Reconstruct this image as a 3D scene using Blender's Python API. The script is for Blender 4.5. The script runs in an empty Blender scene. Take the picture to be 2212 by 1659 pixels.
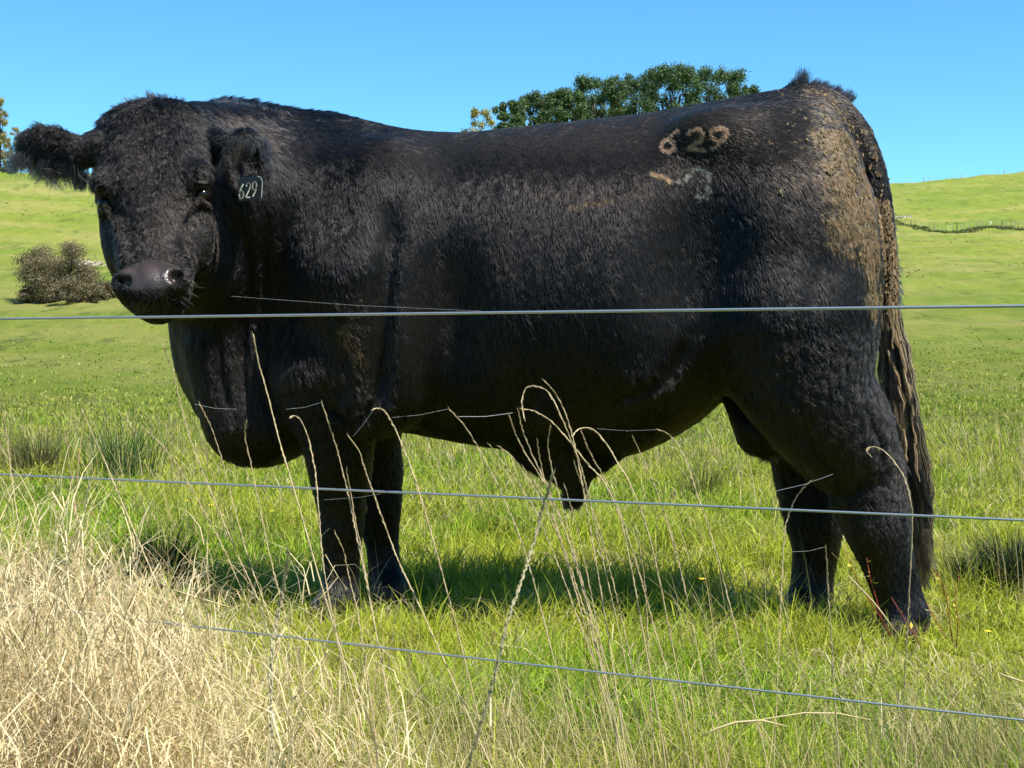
import bpy, math, random, time
import numpy as np
from mathutils import Vector, Matrix
T0 = time.time()
rng = np.random.default_rng(7)
random.seed(7)
C = bpy.context.scene.collection
SC = bpy.context.scene

# ------------------------------------------------------------------ camera
CAMZ = 0.77
PITCH = math.radians(1.29)
cam = bpy.data.cameras.new("camera")
cam.lens = 50.0; cam.sensor_width = 36.0
cam.clip_start = 0.05; cam.clip_end = 3000
camo = bpy.data.objects.new("camera", cam); C.objects.link(camo)
camo.location = (0, 0, CAMZ)
camo.rotation_euler = (math.pi / 2 - PITCH, 0, 0)
SC.camera = camo
# ------------------------------------------------------------------ world and sun
SUN = np.array([0.56, -0.43, 1.12]); SUN /= np.linalg.norm(SUN)
SUN_EL = math.asin(SUN[2]); SUN_AZ = math.atan2(SUN[0], SUN[1])
w = bpy.data.worlds.new("World"); SC.world = w; w.use_nodes = True
nt = w.node_tree
bg = nt.nodes["Background"]
sky = nt.nodes.new("ShaderNodeTexSky"); sky.sky_type = 'NISHITA'; sky.sun_disc = False
sky.sun_elevation = SUN_EL; sky.sun_rotation = SUN_AZ
sky.air_density = 1.0; sky.dust_density = 0.0; sky.ozone_density = 6.0; sky.altitude = 1500
hs = nt.nodes.new("ShaderNodeHueSaturation"); hs.inputs['Saturation'].default_value = 1.12
nt.links.new(sky.outputs[0], hs.inputs['Color']); tint = nt.nodes.new("ShaderNodeMix"); tint.data_type = 'RGBA'; tint.blend_type = 'MULTIPLY'; tint.inputs[0].default_value = 1.0
tint.inputs[7].default_value = (0.74, 1.06, 1.0, 1)      # deep cyan-blue autumn sky
nt.links.new(hs.outputs[0], tint.inputs[6]); nt.links.new(tint.outputs[2], bg.inputs[0])
bg.inputs[1].default_value = 0.128
sl = bpy.data.lights.new("sun", 'SUN'); sl.energy = 5.0; sl.angle = math.radians(0.55); sl.color = (1.0, 0.95, 0.86)
so = bpy.data.objects.new("sun", sl); C.objects.link(so)
so.rotation_euler = Vector(SUN).to_track_quat('Z', 'Y').to_euler()
so.location = (3, -3, 8)
SC.view_settings.view_transform = 'Standard'; SC.view_settings.look = 'None'
SC.view_settings.gamma = 1.0; SC.view_settings.exposure = 0.80
SC.cycles.max_bounces = 8; SC.cycles.transparent_max_bounces = 12
SC.cycles.use_denoising = True
try:
    SC.cycles_curves.shape = 'RIBBONS'
except Exception:
    pass

# ------------------------------------------------------------------ helpers
FPX = 1024 * 50 / 36.0
KX = 1024 / 2212.0
cp, sp = math.cos(PITCH), math.sin(PITCH)
def Q(x, y, Y):
    """point at depth Y (metres ahead) seen in direction (x, y)"""
    cx = (np.asarray(x, float) * KX - 512) / FPX
    cy = (384 - np.asarray(y, float) * KX) / FPX
    fy = cp + cy * sp           # forward comp
    fz = -sp + cy * cp
    t = Y / fy
    return np.array([cx * t, Y + 0 * t, CAMZ + fz * t])
def proj(P):
    """world (N,3) -> view directions in the same units as Q"""
    d = P - np.array([0, 0, CAMZ])
    f = d[:, 1] * cp - d[:, 2] * sp
    u = d[:, 1] * sp + d[:, 2] * cp
    return (d[:, 0] / f * FPX + 512) / KX, (384 - u / f * FPX) / KX

def tag(o, label=None, cat=None, group=None, kind=None):
    if label: o['label'] = label
    if cat: o['category'] = cat
    if group: o['group'] = group
    if kind: o['kind'] = kind
    return o
def empty(name, loc, label, cat, group=None):
    o = bpy.data.objects.new(name, None); C.objects.link(o); o.location = loc
    o.empty_display_size = 0.1
    return tag(o, label, cat, group)
def mesh_obj(name, V, F, mat, parent=None, smooth=False, uni=None):
    """V (N,3) world coordinates, F list or (M,k) array"""
    V = np.asarray(V, np.float32)
    if parent is not None:
        loc = np.array(parent_loc(parent), np.float32); V = V - loc
    me = bpy.data.meshes.new(name)
    if isinstance(F, np.ndarray):
        m, k = F.shape
        me.vertices.add(len(V)); me.vertices.foreach_set('co', V.ravel())
        me.loops.add(m * k); me.loops.foreach_set('vertex_index', F.astype(np.int32).ravel())
        me.polygons.add(m); me.polygons.foreach_set('loop_start', np.arange(0, m * k, k, dtype=np.int32))
        me.update(calc_edges=True)
    else:
        me.from_pydata([tuple(map(float, v)) for v in V], [], F); me.update()
    if smooth: me.polygons.foreach_set('use_smooth', np.ones(len(me.polygons), bool))
    if mat: me.materials.append(mat)
    o = bpy.data.objects.new(name, me); C.objects.link(o)
    if parent is not None: o.parent = parent
    return o
def parent_loc(p):
    l = Vector(p.location)
    while p.parent is not None:
        p = p.parent; l = l + Vector(p.location)
    return tuple(l)
def mat(name, rgb=(.5, .5, .5), rough=.7, spec=.3, metal=0.0):
    m = bpy.data.materials.new(name); m.use_nodes = True
    b = m.node_tree.nodes['Principled BSDF']
    b.inputs['Base Color'].default_value = (*rgb, 1); b.inputs['Roughness'].default_value = rough
    b.inputs['Specular IOR Level'].default_value = spec; b.inputs['Metallic'].default_value = metal
    return m
def N(m, typ, **kw):
    n = m.node_tree.nodes.new(typ)
    for k, v in kw.items(): setattr(n, k, v)
    return n
def L(m, a, b): m.node_tree.links.new(a, b)
def ramp(m, fac, stops):
    r = N(m, 'ShaderNodeValToRGB'); e = r.color_ramp.elements
    while len(e) < len(stops): e.new(0.5)
    for el, (p, c) in zip(e, stops): el.position = p; el.color = (*c, 1)
    L(m, fac, r.inputs[0]); return r.outputs[0]
def sstep(a, b, x):
    t = np.clip((x - a) / (b - a), 0, 1); return t * t * (3 - 2 * t)
_nd = {}
def noise(P, scale, seed=0, octaves=3):
    """cheap smooth noise in about -1..1: sums of random sines"""
    key = (seed,)
    if key not in _nd:
        r = np.random.default_rng(1000 + seed)
        K = r.normal(size=(10, 3)); K /= np.linalg.norm(K, axis=1)[:, None]; K *= r.uniform(.7, 1.5, (10, 1))
        _nd[key] = (K, r.uniform(0, 6.28, 10))
    K, ph = _nd[key]
    out = np.zeros(len(P)); amp = 1; tot = 0; s = 6.28 / scale
    for o in range(octaves):
        A = np.sin((P @ K.T) * s + ph + o * 1.7)
        out += amp * A.sum(1) / 3.2; tot += amp * .7; amp *= .55; s *= 2.03
    return np.clip(out / tot, -1.6, 1.6)
def tube(path, radii, sides=8, cap=True):
    P = np.asarray(path, float); n = len(P); radii = np.broadcast_to(radii, (n,))
    Tn = np.gradient(P, axis=0); Tn /= np.linalg.norm(Tn, axis=1)[:, None] + 1e-12
    ref = np.array([0, 0, 1.0]) if abs(Tn[0][2]) < .9 else np.array([1.0, 0, 0])
    V = []; a = np.arange(sides) / sides * 2 * math.pi
    s = np.cross(Tn[0], ref); s /= np.linalg.norm(s)
    for i in range(n):
        s = s - Tn[i] * (s @ Tn[i]); s /= np.linalg.norm(s); t = np.cross(Tn[i], s)
        V.append(P[i] + radii[i] * (np.cos(a)[:, None] * s + np.sin(a)[:, None] * t))
    V = np.concatenate(V); F = []
    for i in range(n - 1):
        for k in range(sides):
            k2 = (k + 1) % sides
            F.append((i * sides + k, i * sides + k2, (i + 1) * sides + k2, (i + 1) * sides + k))
    if cap: F.append(tuple(range(sides))[::-1]); F.append(tuple(range((n - 1) * sides, n * sides)))
    return V, F
def merge(parts):
    V = []; F = []; o = 0
    for v, f in parts:
        V.append(np.asarray(v)); F += [tuple(i + o for i in q) for q in f]; o += len(v)
    return np.concatenate(V), F
def interp(x, tab):
    t = np.array(tab, float); return np.interp(x, t[:, 0], t[:, 1])
def sinterp(x, tab):
    """smooth (cosine/catmull) interpolation of a table"""
    t = np.array(tab, float); X, Yv = t[:, 0], t[:, 1]
    m = np.gradient(Yv, X)
    i = np.clip(np.searchsorted(X, x) - 1, 0, len(X) - 2)
    h = X[i + 1] - X[i]; s = np.clip((x - X[i]) / h, 0, 1)
    return (2*s**3-3*s**2+1)*Yv[i] + (s**3-2*s**2+s)*h*m[i] + (-2*s**3+3*s**2)*Yv[i+1] + (s**3-s**2)*h*m[i+1]

#@@BULL
# ================================================================== the bull
OX, OY = 0.265, 4.04
AL = math.radians(11.5); CA, SA = math.cos(AL), math.sin(AL)
def to_uv(P):
    dx = P[:, 0] - OX; dy = P[:, 1] - OY
    return dx * CA - dy * SA, dx * SA + dy * CA
def from_uv(u, v, z):
    return np.array([OX + u * CA + v * SA, OY - u * SA + v * CA, z])
def on_plane(x, y, v=0.0):
    """direction (x,y) hits the bull's vertical plane v -> (u, z)"""
    d = Q(x, y, 1.0) - np.array([0, 0, CAMZ])
    # find t: v(P)=v
    # v = (X-OX)*SA + (Y-OY)*CA
    t = (v + OX * SA + OY * CA) / (d[0] * SA + d[1] * CA)
    P = np.array([0, 0, CAMZ]) + d * t
    return (P[0] - OX) * CA - (P[1] - OY) * SA, P[2]
top_px = [(372, 560), (378, 430), (392, 320), (415, 255), (450, 226), (480, 218), (540, 222), (600, 238), (650, 247), (720, 250), (800, 262), (860, 276),
          (930, 285), (1020, 287), (1100, 279), (1200, 269), (1300, 259), (1400, 247), (1500, 230), (1600, 211), (1680, 197),
          (1740, 190), (1790, 205), (1830, 250), (1862, 310), (1874, 380), (1884, 450), (1888, 520)]
bot_px = [(372, 680), (382, 740), (395, 800), (430, 880), (480, 945), (540, 990), (600, 1000), (660, 975), (750, 930), (860, 930), (950, 945), (1050, 962),
          (1200, 975), (1300, 985), (1380, 975), (1450, 945), (1520, 900), (1580, 850), (1650, 810), (1750, 800), (1840, 780), (1868, 740), (1882, 680), (1888, 600)]
TOPT = [on_plane(*p) for p in top_px]; BOTT = [on_plane(*p) for p in bot_px]
UMIN, UMAX = TOPT[0][0], TOPT[-1][0]
WT = [(UMIN, .02), (UMIN + .03, .10), (UMIN + .10, .175), (UMIN + .22, .235), (-.65, .30), (-.45, .345), (-.25, .375), (0, .40), (.2, .40),
      (.38, .36), (.52, .335), (.64, .31), (.74, .24), (UMAX - .03, .12), (UMAX, .02)]
def torso(P):
    u, v = to_uv(P); z = P[:, 2]
    uc = np.clip(u, UMIN, UMAX)
    zt = sinterp(uc, TOPT); zb = sinterp(uc, BOTT); wv = np.maximum(sinterp(uc, WT), .015)
    zc = zb + .45 * (zt - zb)
    up = z > zc
    h = np.where(up, zt - zc, zc - zb)
    q = np.abs(z - zc) / np.maximum(h, .02)
    neckish = sstep(-.45, -.8, u)
    p = np.where(up, 2.05, 2.2)
    wq = wv * np.where(up, 1 - .10 * q * q, 1)
    f = (np.abs(v / wq) ** p + q ** p) ** (1 / p) - 1
    r = np.sqrt((v) ** 2 + (z - zc) ** 2) + 1e-6
    d = f * r / np.maximum(f + 1, .15)
    d = np.where(f < 0, np.maximum(f * np.minimum(wv, h), -.3), d)
    return np.maximum(d, np.abs(u - uc) + np.where(u != uc, 0, -9)) if False else np.sqrt(np.maximum(d, 0) ** 2 + (u - uc) ** 2) + np.minimum(d, 0)
def smin(a, b, k):
    h = np.clip(.5 + .5 * (b - a) / k, 0, 1)
    return b * (1 - h) + a * h - k * h * (1 - h)
def smax(a, b, k): return -smin(-a, -b, k)
def cone(P, a, b, ra, rb):
    a = np.asarray(a); b = np.asarray(b); ab = b - a
    t = np.clip(((P - a) @ ab) / (ab @ ab), 0, 1)
    return np.linalg.norm(P - a - t[:, None] * ab, axis=1) - (ra + (rb - ra) * t)
def ell(P, c, r, R=None):
    q = P - np.asarray(c)
    if R is not None: q = q @ R        # columns of R are the local axes
    q = q / np.asarray(r)
    k0 = np.linalg.norm(q, axis=1); k1 = np.linalg.norm(q / np.asarray(r), axis=1)
    return k0 * (k0 - 1) / (k1 + 1e-9)
def rot_axes(x, y):
    x = np.asarray(x, float); x /= np.linalg.norm(x); y = np.asarray(y, float); y = y - x * (x @ y); y /= np.linalg.norm(y)
    return np.stack([x, y, np.cross(x, y)], 1)
U3 = np.array([CA, -SA, 0]); V3 = np.array([SA, CA, 0]); Z3 = np.array([0, 0, 1.0]); RB = np.stack([U3, V3, Z3], 1)

# --- head frame: A across (towards image right), B down the face, H outwards from the face
POLL = Q(322, 232, 3.72); MUZ = Q(324, 625, 3.47)
B3 = MUZ - POLL; HLEN = np.linalg.norm(B3); B3 /= HLEN
H3 = np.array([-math.sin(math.radians(12)), -math.cos(math.radians(12)), .0]); H3 -= B3 * (H3 @ B3); H3 /= np.linalg.norm(H3)
A3 = np.array([math.cos(math.radians(1)), math.sin(math.radians(1)), 0.0]); A3 -= B3 * (A3 @ B3); A3 /= np.linalg.norm(A3)
H3 = np.cross(A3, B3)
if H3[1] > 0: H3 = -H3
RH = np.stack([A3, B3, H3], 1)
def HP(a, b, c): return POLL + A3 * a + B3 * b + H3 * c
HW = [(-.05, .01), (-.035, .085), (0, .135), (.05, .150), (.12, .154), (.2, .150), (.26, .140), (.33, .126), (.40, .110), (.46, .094), (.52, .088), (.545, .080), (.560, .06), (.575, .01)]
HF = [(-.05, -.10), (-.03, -.05), (0, -.015), (.08, .014), (.2, .012), (.3, .0), (.4, -.012), (.47, -.008), (.52, -.008), (.55, -.02), (.575, -.05), (.585, -.07)]
HB = [(-.05, -.12), (0, -.20), (.1, -.24), (.2, -.25), (.28, -.23), (.35, -.20), (.42, -.17), (.48, -.15), (.53, -.135), (.57, -.10), (.585, -.08)]
def head(P):
    q = (P - POLL) @ RH; a, b, c = q[:, 0], q[:, 1], q[:, 2]
    bc = np.clip(b, -.05, .575)
    wa = np.maximum(sinterp(bc, HW), .008); f_ = sinterp(bc, HF); bk = sinterp(bc, HB)
    cc = (f_ + bk) / 2 + .02; h = np.where(c > cc, f_ - cc, cc - bk); h = np.maximum(h, .012)
    pp = 2.5
    # the face is narrower in front below the eyes
    nar = 1 - .46 * sstep(.20, .33, b) * sstep(-.3, 1, (c - cc) / h) * sstep(.515, .45, b)
    f = (np.abs(a / (wa * nar)) ** pp + np.abs((c - cc) / h) ** pp) ** (1 / pp) - 1
    r = np.sqrt(a * a + (c - cc) ** 2) + 1e-6
    d = np.where(f < 0, f * np.minimum(wa, h), f * r / np.maximum(f + 1, .15))
    return np.sqrt(np.maximum(d, 0) ** 2 + (b - bc) ** 2) + np.minimum(d, 0)
EYE = {1: HP(.122, .250, -.058), -1: HP(-.122, .250, -.058)}
def RQ(x, y, Y, z=None): return Q(x, y, Y)
def chain(P, pts, k=.02):
    """pts: (x,y,Y,r)"""
    d = None
    T = np.array(pts, float); s = np.arange(len(T)); ss = np.linspace(0, len(T) - 1, (len(T) - 1) * 4 + 1)
    T = np.stack([sinterp(ss, np.stack([s, T[:, i]], 1)) for i in range(4)], 1)
    C0 = Q(T[:, 0], T[:, 1], T[:, 2]).T
    lo_, hi_ = C0.min(0) - .3, C0.max(0) + .3
    d = np.full(len(P), 1.0); m = ((P > lo_) & (P < hi_)).all(1); Pm = P[m]; dm = d[m]
    for i in range(len(T) - 1): dm = np.minimum(dm, cone(Pm, C0[i], C0[i + 1], T[i, 3], T[i + 1, 3]))
    d[m] = dm
    return d
EAR_L = rot_axes(Q(18, 312, 3.76) - Q(195, 340, 3.70), (0, -.25, 1))      # long axis out to the left, 2nd = up
EAR_R = rot_axes(Q(580, 360, 3.78) - Q(480, 330, 3.66), (0, 0.2, 1))
FOLDS = [(np.array([on_plane(x, y, -.33) for x, y in pts]), dep, wd) for pts, dep, wd in [
    ([(850, 400), (844, 540), (838, 680), (832, 800), (808, 890)], .030, .032),
    ([(660, 380), (612, 540), (596, 700), (600, 780)], .012, .030),
    ([(690, 860), (740, 905), (790, 890), (812, 850)], .012, .014),
    ([(1300, 880), (1380, 838), (1450, 800), (1492, 720)], .015, .020),
    ([(1790, 520), (1752, 660), (1705, 800), (1690, 860)], .010, .030),
    ([(1560, 720), (1590, 800), (1640, 880)], .010, .022),
    ([(1700, 900), (1760, 960), (1815, 1040)], .012, .016), ([(1872, 890), (1898, 950), (1905, 1010)], .009, .012),
    ([(556, 470), (548, 580), (530, 690)], .009, .012), ([(596, 440), (580, 560), (566, 660)], .008, .012),
    ([(520, 640), (512, 760), (520, 900)], .013, .014), ([(468, 700), (470, 800), (486, 900)], .012, .013), ([(566, 700), (560, 830), (575, 950)], .012, .016),
    ([(716, 1085), (740, 1092), (762, 1085)], .006, .010), ([(722, 1010), (720, 1060)], .006, .010)]]
def sdf(P):
    d = torso(P)
    # --- trunk masses
    def add(e, k):
        nonlocal d
        d = smin(d, e, k)
    # shoulder and upper arm, near and far
    for s in (-1, 1):
        add(ell(P, from_uv(-.62, s * .20, 1.02), (.23, .155, .34), RB), .10)
        add(cone(P, from_uv(-.66, s * .26, .98), from_uv(-.60, s * .23, .66), .16, .125), .06)
        # triceps edge behind the shoulder
        add(ell(P, from_uv(-.52, s * .28, .84), (.09, .10, .27), RB), .04)
        # hip, thigh
        add(ell(P, from_uv(.50, s * .20, 1.00), (.25, .185, .40), RB), .09)
        add(ell(P, from_uv(.32, s * .24, 1.34), (.10, .08, .06), RB), .10)
        add(ell(P, from_uv(.60, s * .20, .95), (.12, .15, .28), RB), .07)
        # hollow of the flank in front of the thigh
        d = smax(d, -ell(P, from_uv(.27, s * .49, 1.02), (.13, .16, .30), RB), .12)
        d = smax(d, -ell(P, from_uv(-.36, s * .49, .84), (.10, .17, .34), RB), .09)
    # neck
    add(cone(P, Q(640, 475, 4.15), Q(430, 420, 3.92), .27, .19), .10)
    add(cone(P, Q(570, 350, 4.18), Q(400, 320, 3.88), .135, .12), .08)
    add(cone(P, Q(470, 600, 4.05), Q(400, 560, 3.80), .17, .10), .08)
    add(cone(P, Q(500, 700, 4.10), Q(545, 900, 4.08), .15, .14), .08)
    # dewlap folds
    add(cone(P, Q(455, 740, 4.0), Q(485, 900, 4.02), .075, .055), .035)
    # legs
    add(chain(P, [(705, 800, 3.98, .15), (728, 930, 4.0, .108), (735, 1020, 4.02, .088), (738, 1100, 4.03, .066), (738, 1140, 4.03, .062), (738, 1190, 4.03, .052),
                  (737, 1250, 4.03, .051), (733, 1290, 4.02, .058)], .03), .05)
    add(chain(P, [(775, 850, 4.33, .14), (795, 950, 4.34, .100), (812, 1020, 4.34, .082), (818, 1085, 4.34, .070), (820, 1130, 4.34, .060), (826, 1180, 4.34, .050),
                  (832, 1230, 4.33, .050), (842, 1270, 4.31, .056)], .03), .05)
    add(chain(P, [(1715, 700, 3.70, .19), (1742, 830, 3.70, .165), (1812, 930, 3.72, .135), (1856, 1010, 3.74, .098), (1876, 1075, 3.74, .092), (1892, 1135, 3.73, .084),
                  (1915, 1205, 3.72, .070), (1938, 1280, 3.71, .062), (1952, 1330, 3.70, .066)], .03), .06)
    add(ell(P, Q(1903, 1010, 3.74), (.045, .04, .06)), .05)     # point of the hock
    add(chain(P, [(1708, 850, 4.07, .15), (1738, 960, 4.08, .108), (1752, 1040, 4.09, .098), (1758, 1110, 4.09, .085), (1762, 1180, 4.09, .068),
                  (1756, 1240, 4.09, .060), (1752, 1290, 4.08, .064)], .03), .06)
    # hooves (cloven, two toes each)
    for (x, y, Y, dx) in ((728, 1318, 4.0, -.03), (850, 1298, 4.29, .0), (1965, 1372, 3.67, .02), (1748, 1318, 4.05, -.02)):
        for s in (-1, 1):
            c = Q(x, y, Y) + U3 * (-.025) + V3 * s * .026
            add(ell(P, c, (.046, .030, .050), RB), .02)
    # scrotum and sheath
    add(chain(P, [(1600, 840, 3.96, .06), (1622, 870, 3.93, .070), (1648, 924, 3.90, .078)], .03), .012)
    add(ell(P, Q(1222, 970, 4.0), (.15, .05, .085), RB), .05)
    add(chain(P, [(1218, 970, 4.0, .082), (1240, 1035, 3.98, .046), (1242, 1075, 3.97, .026)], .03), .03)
    # tail root and dock
    add(chain(P, [(1725, 215, 3.90, .05), (1792, 232, 3.87, .045), (1840, 285, 3.85, .046), (1878, 360, 3.84, .040), (1900, 450, 3.83, .034), (1916, 560, 3.83, .028),
                  (1922, 680, 3.83, .022), (1935, 800, 3.83, .018)], .02), .012)
    # --- head
    # creases of skin and muscle, drawn on the flank (u, z), the same on both sides
    u, v = to_uv(P); z = P[:, 2]; av = np.abs(v) > .10
    for (ln_f, dep, wd) in FOLDS:
        m = av & (u > ln_f[:, 0].min() - 3 * wd) & (u < ln_f[:, 0].max() + 3 * wd) & (z > ln_f[:, 1].min() - 3 * wd) & (z < ln_f[:, 1].max() + 3 * wd)
        if m.any():
            um, zm = u[m], z[m]; dd = np.full(len(um), 1e9); tt = np.zeros(len(um)); ns = len(ln_f) - 1
            for i in range(ns):
                a, b = ln_f[i], ln_f[i + 1]; ab = b - a; t = np.clip(((um - a[0]) * ab[0] + (zm - a[1]) * ab[1]) / (ab @ ab), 0, 1)
                q = np.hypot(um - a[0] - t * ab[0], zm - a[1] - t * ab[1]); c = q < dd; dd = np.where(c, q, dd); tt = np.where(c, (i + t) / ns, tt)
            d[m] += dep * np.exp(-(dd / wd) ** 2) * np.clip(np.sin(math.pi * np.clip(tt, .04, .96)) * 1.6, 0, 1)
    near = np.linalg.norm((P - HP(-.05, .25, -.1)) * np.array([.8, 1, 1]), axis=1) < .50
    if near.any(): d[near] = smin(d[near], headset(P[near]), .035)
    return d
def headset(P):
    hd = head(P)
    def ah(e, k):
        nonlocal hd
        hd = smin(hd, e, k)
    ah(ell(P, HP(0, .02, -.05), (.125, .06, .075), RH), .05)
    ah(ell(P, HP(0, .522, -.030), (.074, .056, .042), RH), .025)
    for s in (-1, 1):
        ah(ell(P, HP(s * .115, .205, -.030), (.036, .045, .036), RH), .022)     # brow
        ah(ell(P, HP(s * .105, .29, -.16), (.045, .13, .085), RH), .05)         # cheek
        ah(cone(P, HP(s * .088, .30, -.060), HP(s * .068, .44, -.045), .016, .018), .03)  # facial crest
        ah(ell(P, HP(s * .062, .512, -.022), (.034, .036, .032), RH), .02)      # wing of the nostril
        hd = smax(hd, -ell(P, HP(s * .132, .254, -.045), (.020, .028, .026), RH), .02)   # eye socket
        ah(cone(P, HP(s * .138, .230, -.072), HP(s * .124, .231, -.032), .012, .011), .008)
        ah(cone(P, HP(s * .136, .276, -.072), HP(s * .118, .278, -.034), .010, .009), .008)
        ah(cone(P, HP(s * .118, .278, -.034), HP(s * .090, .330, -.016), .008, .004), .01)
        hd = smax(hd, -ell(P, HP(s * .056, .522, .014), (.011, .017, .030), rot_axes(A3 * .8 + B3 * s * -.0 + H3 * .1, B3)), .008)
        hd = smax(hd, -ell(P, HP(s * .066, .516, .008), (.016, .009, .024), RH), .006)
        hd = smax(hd, -ell(P, HP(s * .055, .40, -.005), (.012, .06, .008), RH), .02)
    ah(ell(P, HP(0, .528, -.085), (.070, .042, .055), RH), .012)                # lower lip and chin
    ah(ell(P, HP(0.01, .562, -.082), (.055, .022, .038), RH), .015)
    ah(cone(P, HP(0, .52, -.10), HP(0, .25, -.20), .055, .085), .03)
    hd = smax(hd, -ell(P, HP(0, .556, -.045), (.080, .0035, .034), RH), .006)      # mouth line
    # ears
    e = ell(P, Q(112, 322, 3.72), (.104, .058, .026), EAR_L)
    e = smax(e, -ell(P, Q(100, 330, 3.675), (.070, .034, .016), EAR_L), .012)
    ah(e, .015); ah(cone(P, Q(172, 335, 3.72), Q(215, 318, 3.72), .036, .045), .02)
    e = ell(P, Q(533, 352, 3.70), (.070, .092, .034), EAR_R)
    e = smax(e, -ell(P, Q(535, 364, 3.66), (.054, .070, .034), EAR_R), .012)
    ah(e, .015); ah(cone(P, Q(490, 315, 3.72), Q(448, 305, 3.76), .030, .040), .02)
    return hd

def surface_nets(lo, hi, h):
    n = np.ceil((hi - lo) / h).astype(int) + 1
    cstep = 5
    nc = np.ceil(n / cstep).astype(int) + 1
    gx, gy, gz = [lo[i] + np.arange(nc[i]) * h * cstep for i in range(3)]
    G = np.stack(np.meshgrid(gx, gy, gz, indexing='ij'), -1).reshape(-1, 3)
    D = np.concatenate([sdf(G[i:i + 200000]) for i in range(0, len(G), 200000)]).reshape(nc)
    n = (nc - 1) * cstep + 1
    F = np.full(n, 1.0, np.float32)
    # coarse sign fill
    Fs = np.repeat(np.repeat(np.repeat(D[:-1, :-1, :-1], cstep, 0), cstep, 1), cstep, 2)
    F[:-1, :-1, :-1] = np.where(Fs < 0, -1, 1)
    act = np.abs(D) < h * cstep * 1.5
    # dilate
    a = act
    blk = a[:-1, :-1, :-1] | a[1:, 1:, 1:]
    bi = np.argwhere(blk)
    o = np.stack(np.meshgrid(*[np.arange(cstep + 1)] * 3, indexing='ij'), -1).reshape(-1, 3)
    mask = np.zeros(n, bool)
    for s in range(0, len(bi), 20000):
        I = (bi[s:s + 20000, None] * cstep + o[None]).reshape(-1, 3)
        mask[I[:, 0], I[:, 1], I[:, 2]] = True
    I = np.argwhere(mask)
    for s in range(0, len(I), 300000):
        J = I[s:s + 300000]; F[J[:, 0], J[:, 1], J[:, 2]] = sdf(lo + J * h)
    neg = F < 0
    cnt = sum(neg[i:n[0] - 1 + i, j:n[1] - 1 + j, k:n[2] - 1 + k].astype(np.int8) for i in (0, 1) for j in (0, 1) for k in (0, 1))
    cell = (cnt > 0) & (cnt < 8)
    ci = np.argwhere(cell)
    idx = np.full(cell.shape, -1, np.int32); idx[ci[:, 0], ci[:, 1], ci[:, 2]] = np.arange(len(ci))
    acc = np.zeros((len(ci), 3)); w_ = np.zeros(len(ci))
    corners = [(i, j, k) for i in (0, 1) for j in (0, 1) for k in (0, 1)]
    val = {c: F[ci[:, 0] + c[0], ci[:, 1] + c[1], ci[:, 2] + c[2]].astype(float) for c in corners}
    for c in corners:
        for ax in range(3):
            if c[ax] == 0:
                c2 = list(c); c2[ax] = 1; c2 = tuple(c2)
                a_, b_ = val[c], val[c2]; m = (a_ < 0) != (b_ < 0)
                t = np.where(m, a_ / np.where(m, a_ - b_, 1), 0)
                p = np.zeros((len(ci), 3)) + np.array(c); p[:, ax] += t
                acc += p * m[:, None]; w_ += m
    V = lo + (ci + acc / w_[:, None]) * h
    quads = []
    for ax in range(3):
        a1, a2 = (ax + 1) % 3, (ax + 2) % 3
        sl0 = [slice(1, -1)] * 3; sl1 = [slice(1, -1)] * 3
        sl0[ax] = slice(0, n[ax] - 1); sl1[ax] = slice(1, n[ax])
        A, Bn = neg[tuple(sl0)], neg[tuple(sl1)]
        E = np.argwhere(A != Bn)
        flip = A[E[:, 0], E[:, 1], E[:, 2]]
        base = E.copy()
        for k in (a1, a2): base[:, k] += 1
        def g(o1, o2):
            q = base.copy(); q[:, a1] += o1; q[:, a2] += o2
            return idx[q[:, 0], q[:, 1], q[:, 2]]
        q = np.stack([g(-1, -1), g(0, -1), g(0, 0), g(-1, 0)], 1)
        q[~flip] = q[~flip][:, ::-1]
        quads.append(q)
    return V, np.concatenate(quads)
HRES = 0.0065
BV, BF = surface_nets(np.array([-1.45, 3.25, -.03]), np.array([1.25, 4.75, 1.62]), HRES)
bad = (BF < 0).any(1); BF = BF[~bad]
# project onto the surface a little better and take normals from the field
def grad(P, e=.004):
    g = np.stack([sdf(P + np.eye(3)[i] * e) - sdf(P - np.eye(3)[i] * e) for i in range(3)], 1)
    return g / (np.linalg.norm(g, axis=1)[:, None] + 1e-9)
def chunk(fn, P, n=250000): return np.concatenate([fn(P[i:i + n]) for i in range(0, len(P), n)])
BN = chunk(grad, BV)
print('bull surface', len(BV), len(BF), time.time() - T0)
m_skin = mat('bull_hide', (.012, .011, .012), .75, .25)
bull = empty('bull', (OX, OY, 0), 'large black bull standing side on behind the wire fence, head turned to face us', 'bull')
body = mesh_obj('body', BV, BF, m_skin, bull, smooth=True)

# ---------------------------------------------------------------- coat
mud_c = np.array([.36, .26, .14])
def seg_d(x, y, pts):
    d = np.full(len(x), 1e9)
    for (a, b) in zip(pts[:-1], pts[1:]):
        ax, ay = a; bx, by = b; L2 = (bx - ax) ** 2 + (by - ay) ** 2
        t = np.clip(((x - ax) * (bx - ax) + (y - ay) * (by - ay)) / L2, 0, 1)
        d = np.minimum(d, np.hypot(x - ax - t * (bx - ax), y - ay - t * (by - ay)))
    return d
def arcp(cx, cy, rx, ry, a0, a1, n=14):
    return [(cx + rx * math.cos(math.radians(a)), cy + ry * math.sin(math.radians(a))) for a in np.linspace(a0, a1, n)]
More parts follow.
